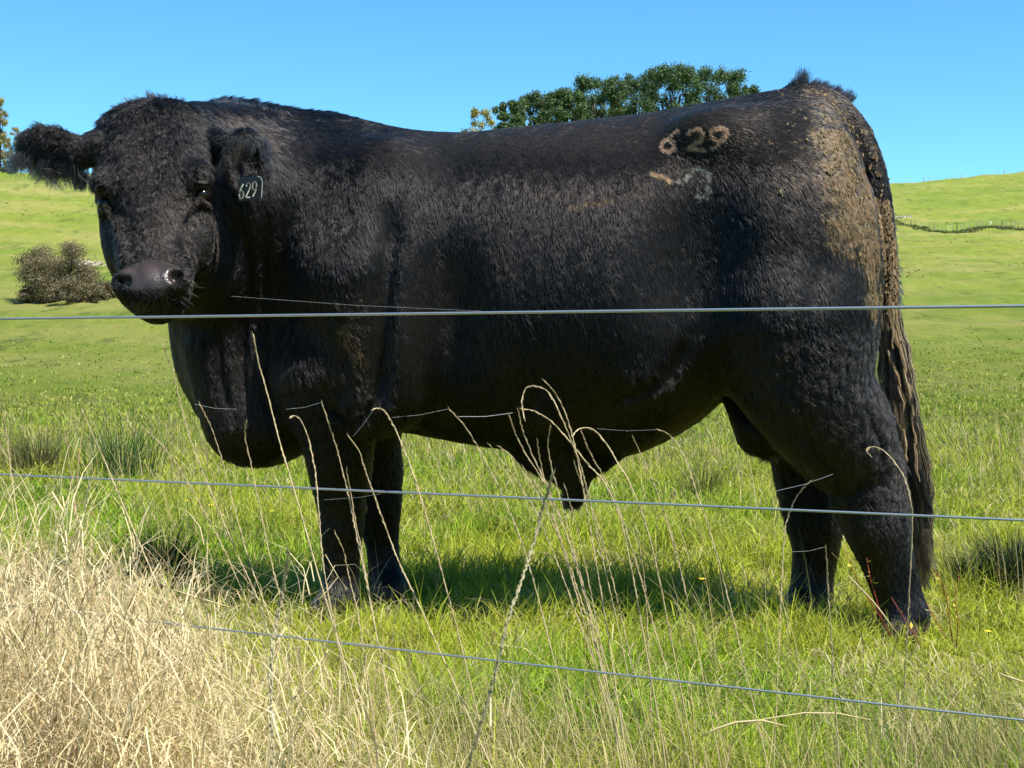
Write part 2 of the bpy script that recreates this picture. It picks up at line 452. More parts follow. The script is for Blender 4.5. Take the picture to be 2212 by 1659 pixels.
# the freeze brand on the hip, drawn on the animal's own side (u, z in metres)
BR = [[(1463, 283), (1446, 296), (1433, 308)] + arcp(1442, 315, 14, 12, 200, 560),
      arcp(1503, 292, 15, 12, 190, 360) + [(1514, 302), (1484, 322), (1520, 323)],
      arcp(1553, 290, 18, 13, 0, 360) + [(1568, 296), (1556, 310), (1538, 321)]]
BRM = [[(1408, 376), (1425, 379)], [(1425, 379), (1436, 384), (1448, 390)]]
BRF = [[(1482, 386), (1500, 364), (1510, 362), (1533, 378), (1530, 392)], [(1528, 400), (1532, 412), (1524, 425), (1505, 422)], [(1466, 392), (1474, 396)]]
BRL = [[(1230, 446), (1262, 440), (1322, 432)]]
def masks(P):
    """colour of the coat at points of the near side"""
    x, y = proj(P); u, v = to_uv(P); near = v < .05
    n1 = noise(P, .035, 11, 3); n2 = noise(P, .15, 12, 2); n3 = noise(P, .011, 13, 2)
    db = np.minimum.reduce([seg_d(x, y, p) for p in BR]) + 1.5 * n3
    brand = np.where(near, sstep(4.9, 3.0, db), 0)
    dm = np.minimum.reduce([seg_d(x, y, p) for p in BRM]) + 2 * n3
    df = np.minimum.reduce([seg_d(x, y, p) for p in BRF]) + 2 * n3
    dl = seg_d(x, y, BRL[0]) + 2.5 * n3
    # dried mud on the rump beside the tail
    cx = interp(y, [(180, 1740), (230, 1790), (300, 1815), (380, 1830), (470, 1850), (560, 1880), (640, 1890)])
    wx = interp(y, [(175, 0), (200, 60), (260, 45), (330, 70), (430, 62), (520, 62), (580, 35), (700, 0)])
    e = np.where(wx > 1, np.abs(x - cx) / np.maximum(wx, 1), 9)
    mud = sstep(1.35, .25, e + .45 * n1 + .4 * n2) * (y > 190) * (u > .5)
    td = np.abs(x - interp(y, [(190, 1760), (232, 1805), (285, 1850), (360, 1888), (450, 1908), (560, 1922), (680, 1932)]))
    mud = mud * sstep(12, 24, td)
    mud = np.where(y < 280, mud * sstep(-.1, .5, n1 + .3 * n2), mud)
    speck = sstep(1.12, 1.3, n3) * sstep(1350, 1750, x) * sstep(700, 350, y) * .6
    return x, y, brand, dm, df, dl, np.maximum(mud, speck), near
def coat_color(P, k):
    x, y, brand, dm, df, dl, mud, near = masks(P)
    n = len(P); rr = np.random.default_rng(k)
    br = sstep(-.4, 1.0, noise(P, .5, 21, 2))[:, None]
    base = np.array([.0075, .0072, .0080]) * (1 - br) + np.array([.024, .017, .014]) * br
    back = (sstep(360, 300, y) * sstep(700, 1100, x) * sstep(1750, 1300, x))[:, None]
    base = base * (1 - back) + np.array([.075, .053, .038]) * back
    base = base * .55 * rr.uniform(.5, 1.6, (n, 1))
    light = rr.random(n) < .015
    base[light] *= 2.5
    c = base
    def mix(c, col, f): f = f[:, None]; return c * (1 - f) + np.array(col) * f
    c = mix(c, [.50, .355, .215], np.clip(mud * (.62 + .42 * noise(P, .012, 22, 2)) * rr.uniform(.4, 1.1, n), 0, 1))
    pink = rr.random(n) < .3
    c = mix(c, [1.0, .78, .58], np.clip(brand * 1.5, 0, 1) * rr.uniform(.65, 1, n))
    c[pink & (brand > .5)] = [.95, .45, .32]
    c = mix(c, [.52, .38, .22], np.where(near, sstep(6, 2, dm), 0))
    c = mix(c, [.42, .40, .36], np.where(near, sstep(6, 2, df), 0) * rr.uniform(.2, 1, n))
    c = mix(c, [.22, .14, .06], np.where(near, sstep(6, 1, dl), 0) * rr.uniform(0, 1, n))
    c = mix(c, [.26, .19, .145], sstep(.085, .062, P[:, 2] + .006 * noise(P, .03, 24, 2)))
    cheek = sstep(.11, .05, np.linalg.norm(P - HP(.12, .33, -.07), axis=1)); c = mix(c, [.020, .014, .011], cheek * .8)
    # tan scuff above the elbow; sunlight painted lighter onto the lower near foreleg
    c = mix(c, [.20, .13, .07], sstep(22, 4, seg_d(x, y, [(742, 712), (758, 740), (775, 768)])) * (rr.random(n) < .35) * near)
    c = mix(c, [.055, .050, .048], sstep(1225, 1260, y) * sstep(640, 690, x) * sstep(800, 770, x) * .9)
    return np.clip(c, 0, 1)
def hair_field(P, Nn):
    """direction in which the coat lies, and its length, wave, lift"""
    x, y = proj(P); n = len(P)
    u, v = to_uv(P)
    D = np.zeros((n, 3)); 
    flow = lambda a, b: U3[None] * np.asarray(a)[:, None] + Z3[None] * np.asarray(b)[:, None]
    topb = sstep(420, 290, y + .0 * x)               # along the back the hair lies backwards
    rump = sstep(1450, 1700, x)
    hx = .12 + .75 * topb + .35 * rump * sstep(800, 400, y)
    hz = -1 + .75 * topb
    D += flow(hx, hz)
    sh = sstep(1000, 850, x) * sstep(500, 650, x)
    D += flow(.10 * sh, -.2 * sh)
    neck = sstep(720, 560, x) * sstep(520, 260, y)
    D += flow(.5 * neck, .1 * neck)
    ln = np.full(n, .0175); wav = np.full(n, .0004); lift = np.full(n, .085)
    shg = sstep(900, 640, x) * sstep(240, 330, y) * sstep(1050, 800, y); ln += .010 * shg; lift += .05 * shg; wav += .0010 * shg
    ln -= .006 * topb * sstep(700, 950, x)
    st = sstep(1600, 1720, x) * sstep(640, 760, y) * sstep(1200, 1050, y)
    ln += .011 * st; wav += .0040 * st; lift += .18 * st
    fl = np.exp(-((x - 1400) / 75) ** 2 - ((y - 800) / 35) ** 2) + np.exp(-((x - 1160) / 60) ** 2 - ((y - 880) / 40) ** 2)
    ln += .022 * fl; wav += .004 * fl; lift += .35 * fl
    el = np.exp(-((x - 760) / 35) ** 2 - ((y - 870) / 60) ** 2); wav += .005 * el; ln += .012 * el; lift += .2 * el
    crest = sstep(262, 235, y) * sstep(380, 440, x) * sstep(1000, 640, x)
    ln += .007 * crest * sstep(640, 480, x) + .004 * crest; lift += .3 * crest
    legs = sstep(1050, 1120, y); ln -= .002 * legs
    # belly and brisket fringe
    ln += .012 * (Nn[:, 2] < -.55) * (y > 600)
    # head
    q = (P - POLL) @ RH; hm = (np.linalg.norm((P - HP(0, .27, -.1)) * 1.0, axis=1) < .40) & (x < 600) & (q[:, 2] > -.30)
    hd = headset(P[hm]) < .012 if hm.any() else np.zeros(0, bool)
    hmask = np.zeros(n, bool); hmask[np.flatnonzero(hm)[hd]] = True
    a, b = q[:, 0], q[:, 1]
    DF = A3[None] * (np.clip(a / .10, -1.2, 1.2) * interp(b, [(0, .9), (.15, 1.1), (.3, .5), (.42, 1.0), (.5, .9), (.6, .2)]))[:, None] + B3[None] * np.ones((n, 1)) * .75
    D = np.where(hmask[:, None], DF, D)
    fr = hmask & (q[:, 2] > -.12)
    curl = interp(b, [(-.1, 1), (.22, 1), (.34, .5), (.45, .3), (.5, .1)])
    ln = np.where(hmask, .008, ln); wav = np.where(hmask, .0006, wav)
    side_ = sstep(.075, .12, np.abs(a)) * sstep(.2, .26, b)
    curl = curl * (1 - .8 * side_)
    ln = np.where(fr, .0075 + .0165 * curl, ln); wav = np.where(fr, .0004 + .0017 * curl, wav); lift = np.where(fr, .09 + .09 * curl, lift)
    bare = ((np.abs(a) / (.069 - .22 * np.clip(b - .50, 0, 1))) ** 3.2 + (np.abs(b - .508) / .043) ** 3.2 + .25 * noise(P, .012, 62, 2) < .95) & (q[:, 2] > -.08)
    for s in (-1, 1): bare |= np.linalg.norm(P - EYE[s], axis=1) < .036
    nearE = np.minimum(np.linalg.norm(P - EYE[1], axis=1), np.linalg.norm(P - EYE[-1], axis=1)); ln = ln * (1 - .6 * sstep(.075, .04, nearE))
    # ears
    ea = (x < 182) & (y < 460); eb = (np.linalg.norm(P - Q(533, 352, 3.70), axis=1) < .105)
    D = np.where(ea[:, None], -A3[None] * .55 + Z3[None] * -.55 + noise(P, .05, 31, 1)[:, None] * .2, D)
    ln = np.where(ea, .020 + .034 * (y > 345), ln); wav = np.where(ea, .003, wav); lift = np.where(ea, .25, lift)
    D = np.where(eb[:, None], A3[None] * .2 - Z3[None] * .9, D)
    ln = np.where(eb, .018, ln); lift = np.where(eb, .3, lift)
    eye_ = np.zeros(n)
    bare |= P[:, 2] < .04
    ln = np.where(bare, 0, ln)
    return D, ln, wav, lift, hmask
def curves_obj(name, P, rad, col, matr, parent):
    """P (n,k,3) points"""
    n, k, _ = P.shape
    cu = bpy.data.hair_curves.new(name); cu.add_curves([k] * n)
    loc = np.array(parent_loc(parent), np.float32)
    cu.attributes['position'].data.foreach_set('vector', (P - loc).astype(np.float32).ravel())
    ra = cu.attributes.get('radius') or cu.attributes.new('radius', 'FLOAT', 'POINT')
    ra.data.foreach_set('value', np.ascontiguousarray(rad, np.float32).ravel())
    ca = cu.attributes.new('tone', 'FLOAT_COLOR', 'CURVE')
    ca.data.foreach_set('color', np.concatenate([col, np.ones((n, 1))], 1).astype(np.float32).ravel())
    cu.materials.append(matr)
    o = bpy.data.objects.new(name, cu); C.objects.link(o); o.parent = parent
    return o
m_hair = bpy.data.materials.new('black_hair'); m_hair.use_nodes = True
_t = m_hair.node_tree; _t.nodes.clear()
_o = _t.nodes.new('ShaderNodeOutputMaterial'); _h = _t.nodes.new('ShaderNodeBsdfHairPrincipled'); _a = _t.nodes.new('ShaderNodeAttribute')
_h.parametrization = 'COLOR'; _a.attribute_name = 'tone'
_h.inputs['Roughness'].default_value = .30; _h.inputs['Radial Roughness'].default_value = .5; _h.inputs['Random Roughness'].default_value = .3
_h.inputs['IOR'].default_value = 1.41
_t.links.new(_a.outputs['Color'], _h.inputs['Color'])
# caked or bleached hairs are matt
_d = _t.nodes.new('ShaderNodeBsdfDiffuse'); _sx = _t.nodes.new('ShaderNodeSeparateColor'); _mr = _t.nodes.new('ShaderNodeMapRange'); _mx = _t.nodes.new('ShaderNodeMixShader')
_mr.inputs[1].default_value = .09; _mr.inputs[2].default_value = .22; _mr.inputs[4].default_value = .92
_dk = _t.nodes.new('ShaderNodeMix'); _dk.data_type = 'RGBA'; _dk.blend_type = 'MULTIPLY'; _dk.inputs[0].default_value = 1; _dk.inputs[7].default_value = (.92, .88, .80, 1)
_t.links.new(_a.outputs['Color'], _dk.inputs[6]); _t.links.new(_dk.outputs[2], _d.inputs['Color'])
_t.links.new(_a.outputs['Color'], _sx.inputs[0]); _t.links.new(_sx.outputs[0], _mr.inputs[0]); _t.links.new(_mr.outputs[0], _mx.inputs[0])
_t.links.new(_h.outputs[0], _mx.inputs[1]); _t.links.new(_d.outputs[0], _mx.inputs[2]); _t.links.new(_mx.outputs[0], _o.inputs['Surface'])

def sample_surface(n, wfn, seed):
    rr = np.random.default_rng(seed)
    a, b, c, d = [BV[BF[:, i]] for i in range(4)]
    ar = np.linalg.norm(np.cross(c - a, d - b), axis=1) / 2
    cen = (a + c) / 2; nn = BN[BF[:, 0]]
    wt = ar * wfn(cen, nn); wt /= wt.sum()
    f = rr.choice(len(BF), n, p=wt)
    s, t = rr.random((n, 1)), rr.random((n, 1))
    P = (a[f] * (1 - s) + b[f] * s) * (1 - t) + (d[f] * (1 - s) + c[f] * s) * t
    w4 = ((1 - s) * (1 - t), s * (1 - t), s * t, (1 - s) * t)
    Nn = sum(w4[i] * BN[BF[f, i]] for i in range(4)); Nn /= np.linalg.norm(Nn, axis=1)[:, None]
    return P, Nn
def facing(cen, nn):
    vd = np.array([0, 0, CAMZ]) - cen; vd /= np.linalg.norm(vd, axis=1)[:, None]
    f = (vd * nn).sum(1)
    w_ = np.where(f > -.35, 1.0, .12)
    x, y = proj(cen)
    w_ = w_ * np.where(x < 600, 1.5, 1.0)
    return w_
def grow(P, Nn, D, ln, wav, lift, K=6, seed=1, clump=.009, cl=.5, wild=1.0):
    rr = np.random.default_rng(seed); n = len(P)
    D = D + .16 * wild * np.stack([noise(P, .07, 41, 2), noise(P, .07, 42, 2), noise(P, .07, 43, 2)], 1) + .10 * wild * np.stack([noise(P, .02, 44, 1), noise(P, .02, 45, 1), noise(P, .02, 46, 1)], 1)
    D = D + rr.normal(0, .055 * wild, (n, 3))
    D = D - Nn * (D * Nn).sum(1)[:, None]; D /= np.linalg.norm(D, axis=1)[:, None] + 1e-6
    S = np.cross(D, Nn)
    ln = ln * rr.uniform(.65, 1.2, n) * (1 + .25 * noise(P, .03, 47, 1))
    lift = lift * (1 + .4 * noise(P, .04, 48, 1))
    Pw = P + .006 * np.stack([noise(P, .03, 51, 1), noise(P, .03, 52, 1), noise(P, .03, 53, 1)], 1)
    key = np.floor(Pw / clump).astype(np.int64); key = key[:, 0] * 73856093 ^ key[:, 1] * 19349663 ^ key[:, 2] * 83492791
    _, inv = np.unique(key, return_inverse=True)
    cnt = np.bincount(inv); cenm = np.stack([np.bincount(inv, P[:, i]) / cnt for i in range(3)], 1)
    off = (cenm[inv] - P); off -= Nn * (off * Nn).sum(1)[:, None]
    crand = rr.uniform(0, 6.28, len(cnt))[inv]; cfr = rr.uniform(.7, 1.3, len(cnt))[inv]
    cdir = rr.normal(0, .065 * wild, (len(cnt), 3))[inv]
    D = D + cdir; D = D - Nn * (D * Nn).sum(1)[:, None]; D /= np.linalg.norm(D, axis=1)[:, None] + 1e-6
    out = np.zeros((n, K, 3))
    for k in range(K):
        t = k / (K - 1)
        o = D * (ln * t)[:, None] + Nn * (ln * lift * (math.sin(min(t * 1.6, 1.57)) * .55 + .10 * t))[:, None]
        o = o + off * (cl * t ** 1.2)
        ph = crand + t * (4.5 + 2 * cfr) + rr.normal(0, .1, n)
        o = o + S * (wav * t * np.sin(ph))[:, None] * 1.6 + Nn * (wav * t * (1 + np.cos(ph * 1.1)))[:, None] * .5
        out[:, k] = P + o
    return out
NH = 430000
HP_, HN_ = sample_surface(NH, facing, 5)
D_, ln_, wv_, lf_, hm_ = hair_field(HP_, HN_)
keep = ln_ > .003
HP_, HN_, D_, ln_, wv_, lf_ = [q[keep] for q in (HP_, HN_, D_, ln_, wv_, lf_)]
bx = masks(HP_); short = (bx[2] > .3)
ln_ = np.where(short, ln_ * .25, ln_ * (1 - .45 * sstep(30, 6, np.minimum.reduce([seg_d(bx[0], bx[1], p) for p in BR + BRM + BRF]) * (1 + 0 * ln_))))
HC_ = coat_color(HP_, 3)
q0_ = (HP_ - POLL) @ RH
fh = (hm_[keep] if len(hm_) != len(HP_) else hm_) & (q0_[:, 1] < .36) & (q0_[:, 2] > -.09)
Gp = grow(HP_, HN_, D_, ln_, wv_, lf_, clump=.0075, cl=.6)
sg_ = (bx[0] < 800) & (bx[1] > 250) & (bx[1] < 1000) & ~fh
Gp[sg_] = grow(HP_[sg_], HN_[sg_], D_[sg_], ln_[sg_], wv_[sg_], lf_[sg_], clump=.014, cl=.75, seed=3, wild=1.5)
Gp[fh] = grow(HP_[fh], HN_[fh], D_[fh], ln_[fh], wv_[fh] * 1.2, lf_[fh], clump=.013, cl=.75, seed=2, wild=1.7)
tt = np.linspace(0, 1, Gp.shape[1])
rad = np.random.default_rng(4).uniform(.00038, .00062, (len(Gp), 1)) * (1 - .75 * tt[None] ** 1.5)
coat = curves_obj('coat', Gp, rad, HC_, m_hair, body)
print('coat', len(Gp), time.time() - T0)
# hide colour under the hair
bc_ = coat_color(BV, 9)
q_ = (BV - POLL) @ RH
pe_ = (np.abs(q_[:, 0]) / (.069 - .22 * np.clip(q_[:, 1] - .50, 0, 1))) ** 3.2 + (np.abs(q_[:, 1] - .508) / .043) ** 3.2 + .12 * noise(BV, .02, 62, 2)
nose = sstep(1.25, .8, pe_) * sstep(-.085, -.05, q_[:, 2]) * (np.linalg.norm(BV - HP(0, .5, -.02), axis=1) < .14)
spot = noise(BV, .05, 61, 2)[:, None]
bc_ = np.where((bc_.max(1) > .4)[:, None], np.array([.22, .13, .09]), np.minimum(bc_ * .8, .2))
bc_ = np.where(((bc_.max(1) < .12) & (BV[:, 2] > .09))[:, None], bc_ * .35, bc_)
bc_ = bc_ * (1 - nose[:, None]) + (np.array([.038, .026, .021]) * (1 + .35 * spot)) * nose[:, None]
for s in (-1, 1):
    k_ = sstep(.042, .024, np.linalg.norm(BV - EYE[s], axis=1))[:, None]; bc_ = bc_ * (1 - k_) + np.array([.060, .040, .034]) * k_
me = body.data
at = me.attributes.new('tone', 'FLOAT_COLOR', 'POINT'); at.data.foreach_set('color', np.concatenate([bc_, np.ones((len(bc_), 1))], 1).astype(np.float32).ravel())
at = me.attributes.new('wet', 'FLOAT', 'POINT'); at.data.foreach_set('value', nose.astype(np.float32))
_b = m_skin.node_tree.nodes['Principled BSDF']
ta = N(m_skin, 'ShaderNodeAttribute', attribute_name='tone'); L(m_skin, ta.outputs['Color'], _b.inputs['Base Color'])
wa = N(m_skin, 'ShaderNodeAttribute', attribute_name='wet')
mr = N(m_skin, 'ShaderNodeMapRange'); L(m_skin, wa.outputs['Fac'], mr.inputs[0]); mr.inputs[3].default_value = .8; mr.inputs[4].default_value = .30; L(m_skin, mr.outputs[0], _b.inputs['Roughness'])
mr2 = N(m_skin, 'ShaderNodeMapRange'); L(m_skin, wa.outputs['Fac'], mr2.inputs[0]); mr2.inputs[3].default_value = .2; mr2.inputs[4].default_value = .65; L(m_skin, mr2.outputs[0], _b.inputs['Specular IOR Level'])
tc = N(m_skin, 'ShaderNodeTexCoord'); vo = N(m_skin, 'ShaderNodeTexVoronoi'); vo.inputs['Scale'].default_value = 260; L(m_skin, tc.outputs['Object'], vo.inputs['Vector'])
bu = N(m_skin, 'ShaderNodeBump'); bu.inputs['Strength'].default_value = .4; bu.inputs['Distance'].default_value = .002; L(m_skin, vo.outputs['Distance'], bu.inputs['Height']); L(m_skin, bu.outputs[0], _b.inputs['Normal'])

# ---------------------------------------------------------------- eyes, ear tag, tail switch, mud
m_eye = mat('eye_dark', (.010, .006, .005), .12, .35)
for s in (-1, 1):
    bm_v = []; bm_f = []; c = EYE[s]; nu, nv = 20, 12
    for i in range(nv + 1):
        for j in range(nu):
            th = math.pi * i / nv; ph = 2 * math.pi * j / nu
            bm_v.append(c + .0215 * np.array([math.sin(th) * math.cos(ph), math.sin(th) * math.sin(ph), math.cos(th)]))
    for i in range(nv):
        for j in range(nu): bm_f.append((i * nu + j, i * nu + (j + 1) % nu, (i + 1) * nu + (j + 1) % nu, (i + 1) * nu + j))
    mesh_obj('eye', np.array(bm_v), bm_f, m_eye, bull, smooth=True)
m_tag = mat('tag_plastic', (.006, .008, .014), .35, .5); m_num = mat('tag_number', (.42, .43, .36), .5, .3)
def slab(P4, th, nrm):
    P4 = np.array(P4); b = P4 - np.array(nrm) * th; V = np.concatenate([P4, b]); n = len(P4)
    return V, [tuple(range(n)), tuple(range(2 * n - 1, n - 1, -1))] + [(i, n + i, n + (i + 1) % n, (i + 1) % n) for i in range(n)]
TY = 3.615
tagv = [Q(513, 393, TY + .004), Q(517, 388, TY + .004), Q(548, 379, TY), Q(567, 382, TY - .004), Q(569, 386, TY - .004), Q(566, 425, TY), Q(562, 428, TY), Q(516, 436, TY + .006)]
tn = np.array([0, -1.0, 0])
etag = mesh_obj('ear_tag', *slab(tagv[::-1], .0025, tn * -1), m_tag, bull)
etag['label'] = 'black plastic ear tag with pale numbers'
def strokes(lines, wd, Yd, tn_):
    parts = []
    for ln_s in lines:
        for (a, b) in zip(ln_s[:-1], ln_s[1:]):
            a = np.array(a, float); b = np.array(b, float); d = b - a; l = np.hypot(*d); d /= l; n_ = np.array([-d[1], d[0]])
            a = a - d * wd * .35; b = b + d * wd * .35
            c4 = [a + n_ * wd / 2, b + n_ * wd / 2, b - n_ * wd / 2, a - n_ * wd / 2]
            parts.append(slab([Q(p[0], p[1], Yd) for p in c4], .0006, -np.array([0, -1., 0]) * tn_))
    return merge(parts)
def glyph(ch, cx, cy, w_, h_, sk):
    def T(px, py): return (cx + px * w_ / 2 + sk * -py * 2.0, cy + py * h_ / 2)
    if ch == '6': L0 = [[T(.45, -1), T(-.3, -.45)] + [T(-.72, .05)] + [T(math.cos(a) * .8, .42 + math.sin(a) * .55) for a in np.linspace(3.4, 9.5, 14)]]
    if ch == '9': L0 = [[T(-.35, 1), T(.4, .4), T(.75, -.05)] + [T(-math.cos(a) * .8, -.42 - math.sin(a) * .55) for a in np.linspace(3.4, 9.5, 14)]]
    if ch == '2': L0 = [[T(math.cos(a) * .75, -.5 + math.sin(a) * .48) for a in np.linspace(3.3, 6.4, 9)] + [T(.5, -.1), T(-.75, .95), T(.8, .95)]]
    return L0
GL = glyph('6', 522, 414, 11, 32, .5) + glyph('2', 536, 411, 11.5, 32, .5) + glyph('9', 549.5, 408, 11, 32, .5)
num = mesh_obj('tag_number', *strokes(GL, 2.7, TY - .0065, 1), m_num, etag)
mesh_obj('tag_edge', *strokes([[(557, 381), (563, 383), (567, 392), (565, 426)]], 1.1, TY - .0085, 1), mat('tag_edge', (.5, .52, .5), .4), etag)

# tail switch: long locks hanging from the dock
TAILC = [(1897, 470, 3.83), (1912, 560, 3.83), (1920, 680, 3.83), (1934, 780, 3.83), (1948, 870, 3.83), (1958, 960, 3.83), (1975, 1060, 3.83), (1989, 1150, 3.83), (1998, 1230, 3.82)]
def tail_strands(n, seed):
    rr = np.random.default_rng(seed); K = 12
    s0 = rr.beta(1.4, 1.6, n) * .62; s0[: n // 6] = rr.uniform(0, .35, n // 6)
    Lh = rr.uniform(.22, .55, n); s1 = np.minimum(s0 + Lh, rr.normal(.91, .075, n))
    T = np.array(TAILC); ys = np.linspace(0, 1, len(T))
    hw = [(0, 13), (.15, 14), (.26, 18), (.38, 27), (.5, 33), (.62, 34), (.75, 29), (.88, 24), (1.0, 18)]   # half width of the switch
    a0 = rr.uniform(-1, 1, n); dpt = rr.uniform(-1, 1, n); lock = np.floor(a0 * 6 + rr.normal(0, .30, n)) ; lph = np.sin(lock * 12.9) * 3
    out = np.zeros((n, K, 3))
    for k in range(K):
        t = k / (K - 1); s = s0 + (s1 - s0) * t; s = np.minimum(s, 1.03)
        X = np.interp(s, ys, T[:, 0]); Y_ = np.interp(s, ys, T[:, 1]); DY = np.interp(s, ys, T[:, 2])
        wd = interp(s, hw)
        ac = (lock + .5) / 6
        cl_ = .85 * math.sin(min(1, t * 1.6) * 1.57) * (1 - .35 * t); a = a0 * (1 - cl_) + ac * cl_
        wob = np.sin(s * 16 + lph) * 6 * t + np.sin(s * 75 + lph * 2 + a0 * 9) * 2.6 * (.3 + t) + rr.normal(0, 1.1, n) * t
        fly = (rr.random(n) < .0)
        out[:, k] = Q(X + a * wd + wob + 6 * t * a0, Y_, DY + dpt * wd / 900).T
    return out, s0, a0, dpt
TS, s0_, a0_, dp_ = tail_strands(22000, 77)
rr = np.random.default_rng(9)
tcx = np.tile(np.array([[.012, .011, .011]]), (len(TS), 1)) * rr.uniform(.6, 2.2, (len(TS), 1))
lockid = np.floor(a0_ * 9 + 20); pale = (np.sin(a0_ * 21 + np.floor(s0_ * 9) * 3.3) > .45) & (dp_ < .3) & (rr.random(len(a0_)) < .8)
tcx *= (.5 + 1.0 * (np.sin(a0_ * 13 + s0_ * 9) > 0))[:, None]; tcx[pale] = np.array([.62, .50, .34]) * rr.uniform(.5, 1.2, (pale.sum(), 1))
tk = np.linspace(0, 1, TS.shape[1])
curves_obj('tail_switch', TS, rr.uniform(.0004, .0008, (len(TS), 1)) * (1 - .6 * tk[None] ** 2), tcx, m_hair, bull)
# mud caked locks and loose strands of the switch
LK = []; LC = []; LR = []
def lock(x, y, lg, dx, n, col, sp, Yl=3.80, wav_=3.0, rd=.0007, taper=1.0):
    t = np.linspace(0, 1, 12); ph = rr.uniform(0, 6.28); fr_ = rr.uniform(5, 9)
    cx_ = x + dx * t + wav_ * np.sin(fr_ * t + ph) * t; cy_ = y + lg * t
    for i in range(n):
        o1, o2 = rr.normal(0, 1, 2); env_ = np.sin(np.pi * np.clip(t * .86 + .12, 0, 1)) ** .6
        p = Q(cx_ + o1 * sp * env_ + rr.normal(0, .25, 12), cy_ + rr.uniform(-4, 4), Yl + o2 * sp * env_ / 800).T
        LK.append(p); LC.append(np.array(col) * rr.uniform(.55, 1.25)); LR.append(rd)
for (x, y, lg, dx) in [(1922, 640, 60, 2), (1928, 655, 60, 4), (1934, 670, 70, 6), (1925, 690, 60, 5), (1934, 705, 50, 5), (1918, 760, 56, 20), (1928, 790, 50, 20), (1944, 745, 60, 14), (1952, 800, 56, 16), (1940, 835, 56, 14), (1962, 830, 60, 10),
                       (1930, 870, 56, 14), (1968, 880, 66, 9), (1952, 930, 60, 8), (1976, 960, 70, 8)]:
    lock(x, y, lg * rr.uniform(.7, 1.2), dx, 40, (.50, .38, .25), 1.5, 3.785)
for k in range(46):
    t = rr.random(); y = 690 + 420 * t; x = interp(y, [(690, 1921), (780, 1932), (870, 1946), (960, 1956), (1110, 1976)]) + rr.uniform(-1, 1) * interp(y, [(690, 12), (830, 30), (1000, 30), (1110, 22)])
    lock(x, y, rr.uniform(90, 170), rr.uniform(2, 22), 60, (.012, .010, .010) if k % 3 else (.11, .08, .055), 3.0, 3.795 + rr.uniform(-.01, .01), 5.0)
for k in range(26):
    y = rr.uniform(760, 1090); x = interp(y, [(690, 1940), (830, 1965), (1000, 1984), (1110, 1996)]); lock(x, y, rr.uniform(60, 120), rr.uniform(6, 26), 3, (.03, .024, .02), 2.0, 3.80, 4.0, .0004)
for k in range(22): lock(1990 + rr.uniform(-16, 14), rr.uniform(1120, 1190), rr.uniform(50, 95), rr.uniform(-12, 16), 34, (.05, .038, .028), 3.2, 3.80, 8.0, .0005)
LK = np.array(LK); curves_obj('tail_lock', LK, np.array(LR)[:, None] * (1 - .6 * np.linspace(0, 1, 12)[None] ** 2), np.array(LC), m_hair, bull)
# crest tufts over the tail head, along the dock, sheath tip, ear fringe, whiskers
tp = []; tcl = []; trd = []
def tuft(x, y, Y, n, ln, dirx, diry, spread, col=(.012, .011, .012), curl=.0, sp=6, rad=.0006):
    """a lock of n hairs rooted round a point, leaning to (dirx, diry) in view terms; ln in metres"""
    R = Q(x, y, Y)
    d0 = np.array([dirx, 0, -diry]); d0 = d0 / np.linalg.norm(d0)
    side = np.array([-d0[2], 0, d0[0]])
    for i in range(n):
        r0 = R + rr.normal(0, sp * Y / 3072, 3) * np.array([1, 1, .4])
        dd = d0 + rr.normal(0, spread, 3); dd /= np.linalg.norm(dd); l = ln * rr.uniform(.6, 1.1)
        t = np.linspace(0, 1, 8)[:, None]
        tipc = R + d0 * ln
        p = r0 + dd * l * t + side * curl * ln * t ** 2
        p = p + (tipc + side * curl * ln - p) * (t ** 1.5) * .45
        tp.append(p); tcl.append(np.array(col) * rr.uniform(.6, 1.6)); trd.append(rad)
for x in range(1690, 1836, 4):
    y0 = interp(x, [(1690, 196), (1730, 186), (1760, 184), (1800, 196), (1836, 214)])
    big = .050 * (1 - abs(x - 1728) / 26) + .018 if 1706 < x < 1752 else .030
    if x < 1706: big = .02
    tuft(x, y0 + 8, 3.87, 26, big * rr.uniform(.7, 1.15), .45 if x < 1740 else .95, -1.0 if x < 1740 else -.55, .16, curl=.25, sp=5)
for y in range(300, 660, 9):
    x0 = interp(y, [(300, 1862), (380, 1900), (450, 1916), (560, 1930), (660, 1942)])
    tuft(x0 - 8, y, 3.82, 18, .032 * rr.uniform(.6, 1.2), .8, .25, .25, curl=-.3, sp=5)
for i in range(16): tuft(1232 + rr.uniform(-16, 16), 1062 + rr.uniform(-8, 8), 3.965, 22, .05, rr.uniform(-.25, .25), 1, .14, sp=4)
for i in range(46):
    x = rr.uniform(30, 185); tuft(x, interp(x, [(30, 340), (70, 366), (185, 372)]) + rr.uniform(-26, 6), 3.70, 16, rr.uniform(.02, .055) * (1.25 if x > 140 else 1), -.1 + rr.uniform(-.5, .5), 1, .24, curl=rr.uniform(-.5, .5), sp=8)
for i in range(26):
    x = rr.uniform(32, 70); tuft(x, rr.uniform(290, 350), 3.74, 12, rr.uniform(.01, .025), -1, .7, .3, sp=6)
for i in range(8): tuft(174 + rr.uniform(-7, 7), 378, 3.70, 20, .042, rr.uniform(-.2, .1), 1, .10, sp=5)
for i in range(12): tuft(515 + rr.uniform(-12, 14), 300 + rr.uniform(-6, 14), 3.655, 22, rr.uniform(.05, .12), -.45, 1, .10, (.03, .026, .022), sp=4)
for i in range(10): tuft(560 + rr.uniform(-25, 20), 300 + rr.uniform(-6, 10), 3.66, 18, rr.uniform(.03, .06), rr.uniform(-.3, .5), 1, .2, sp=4)
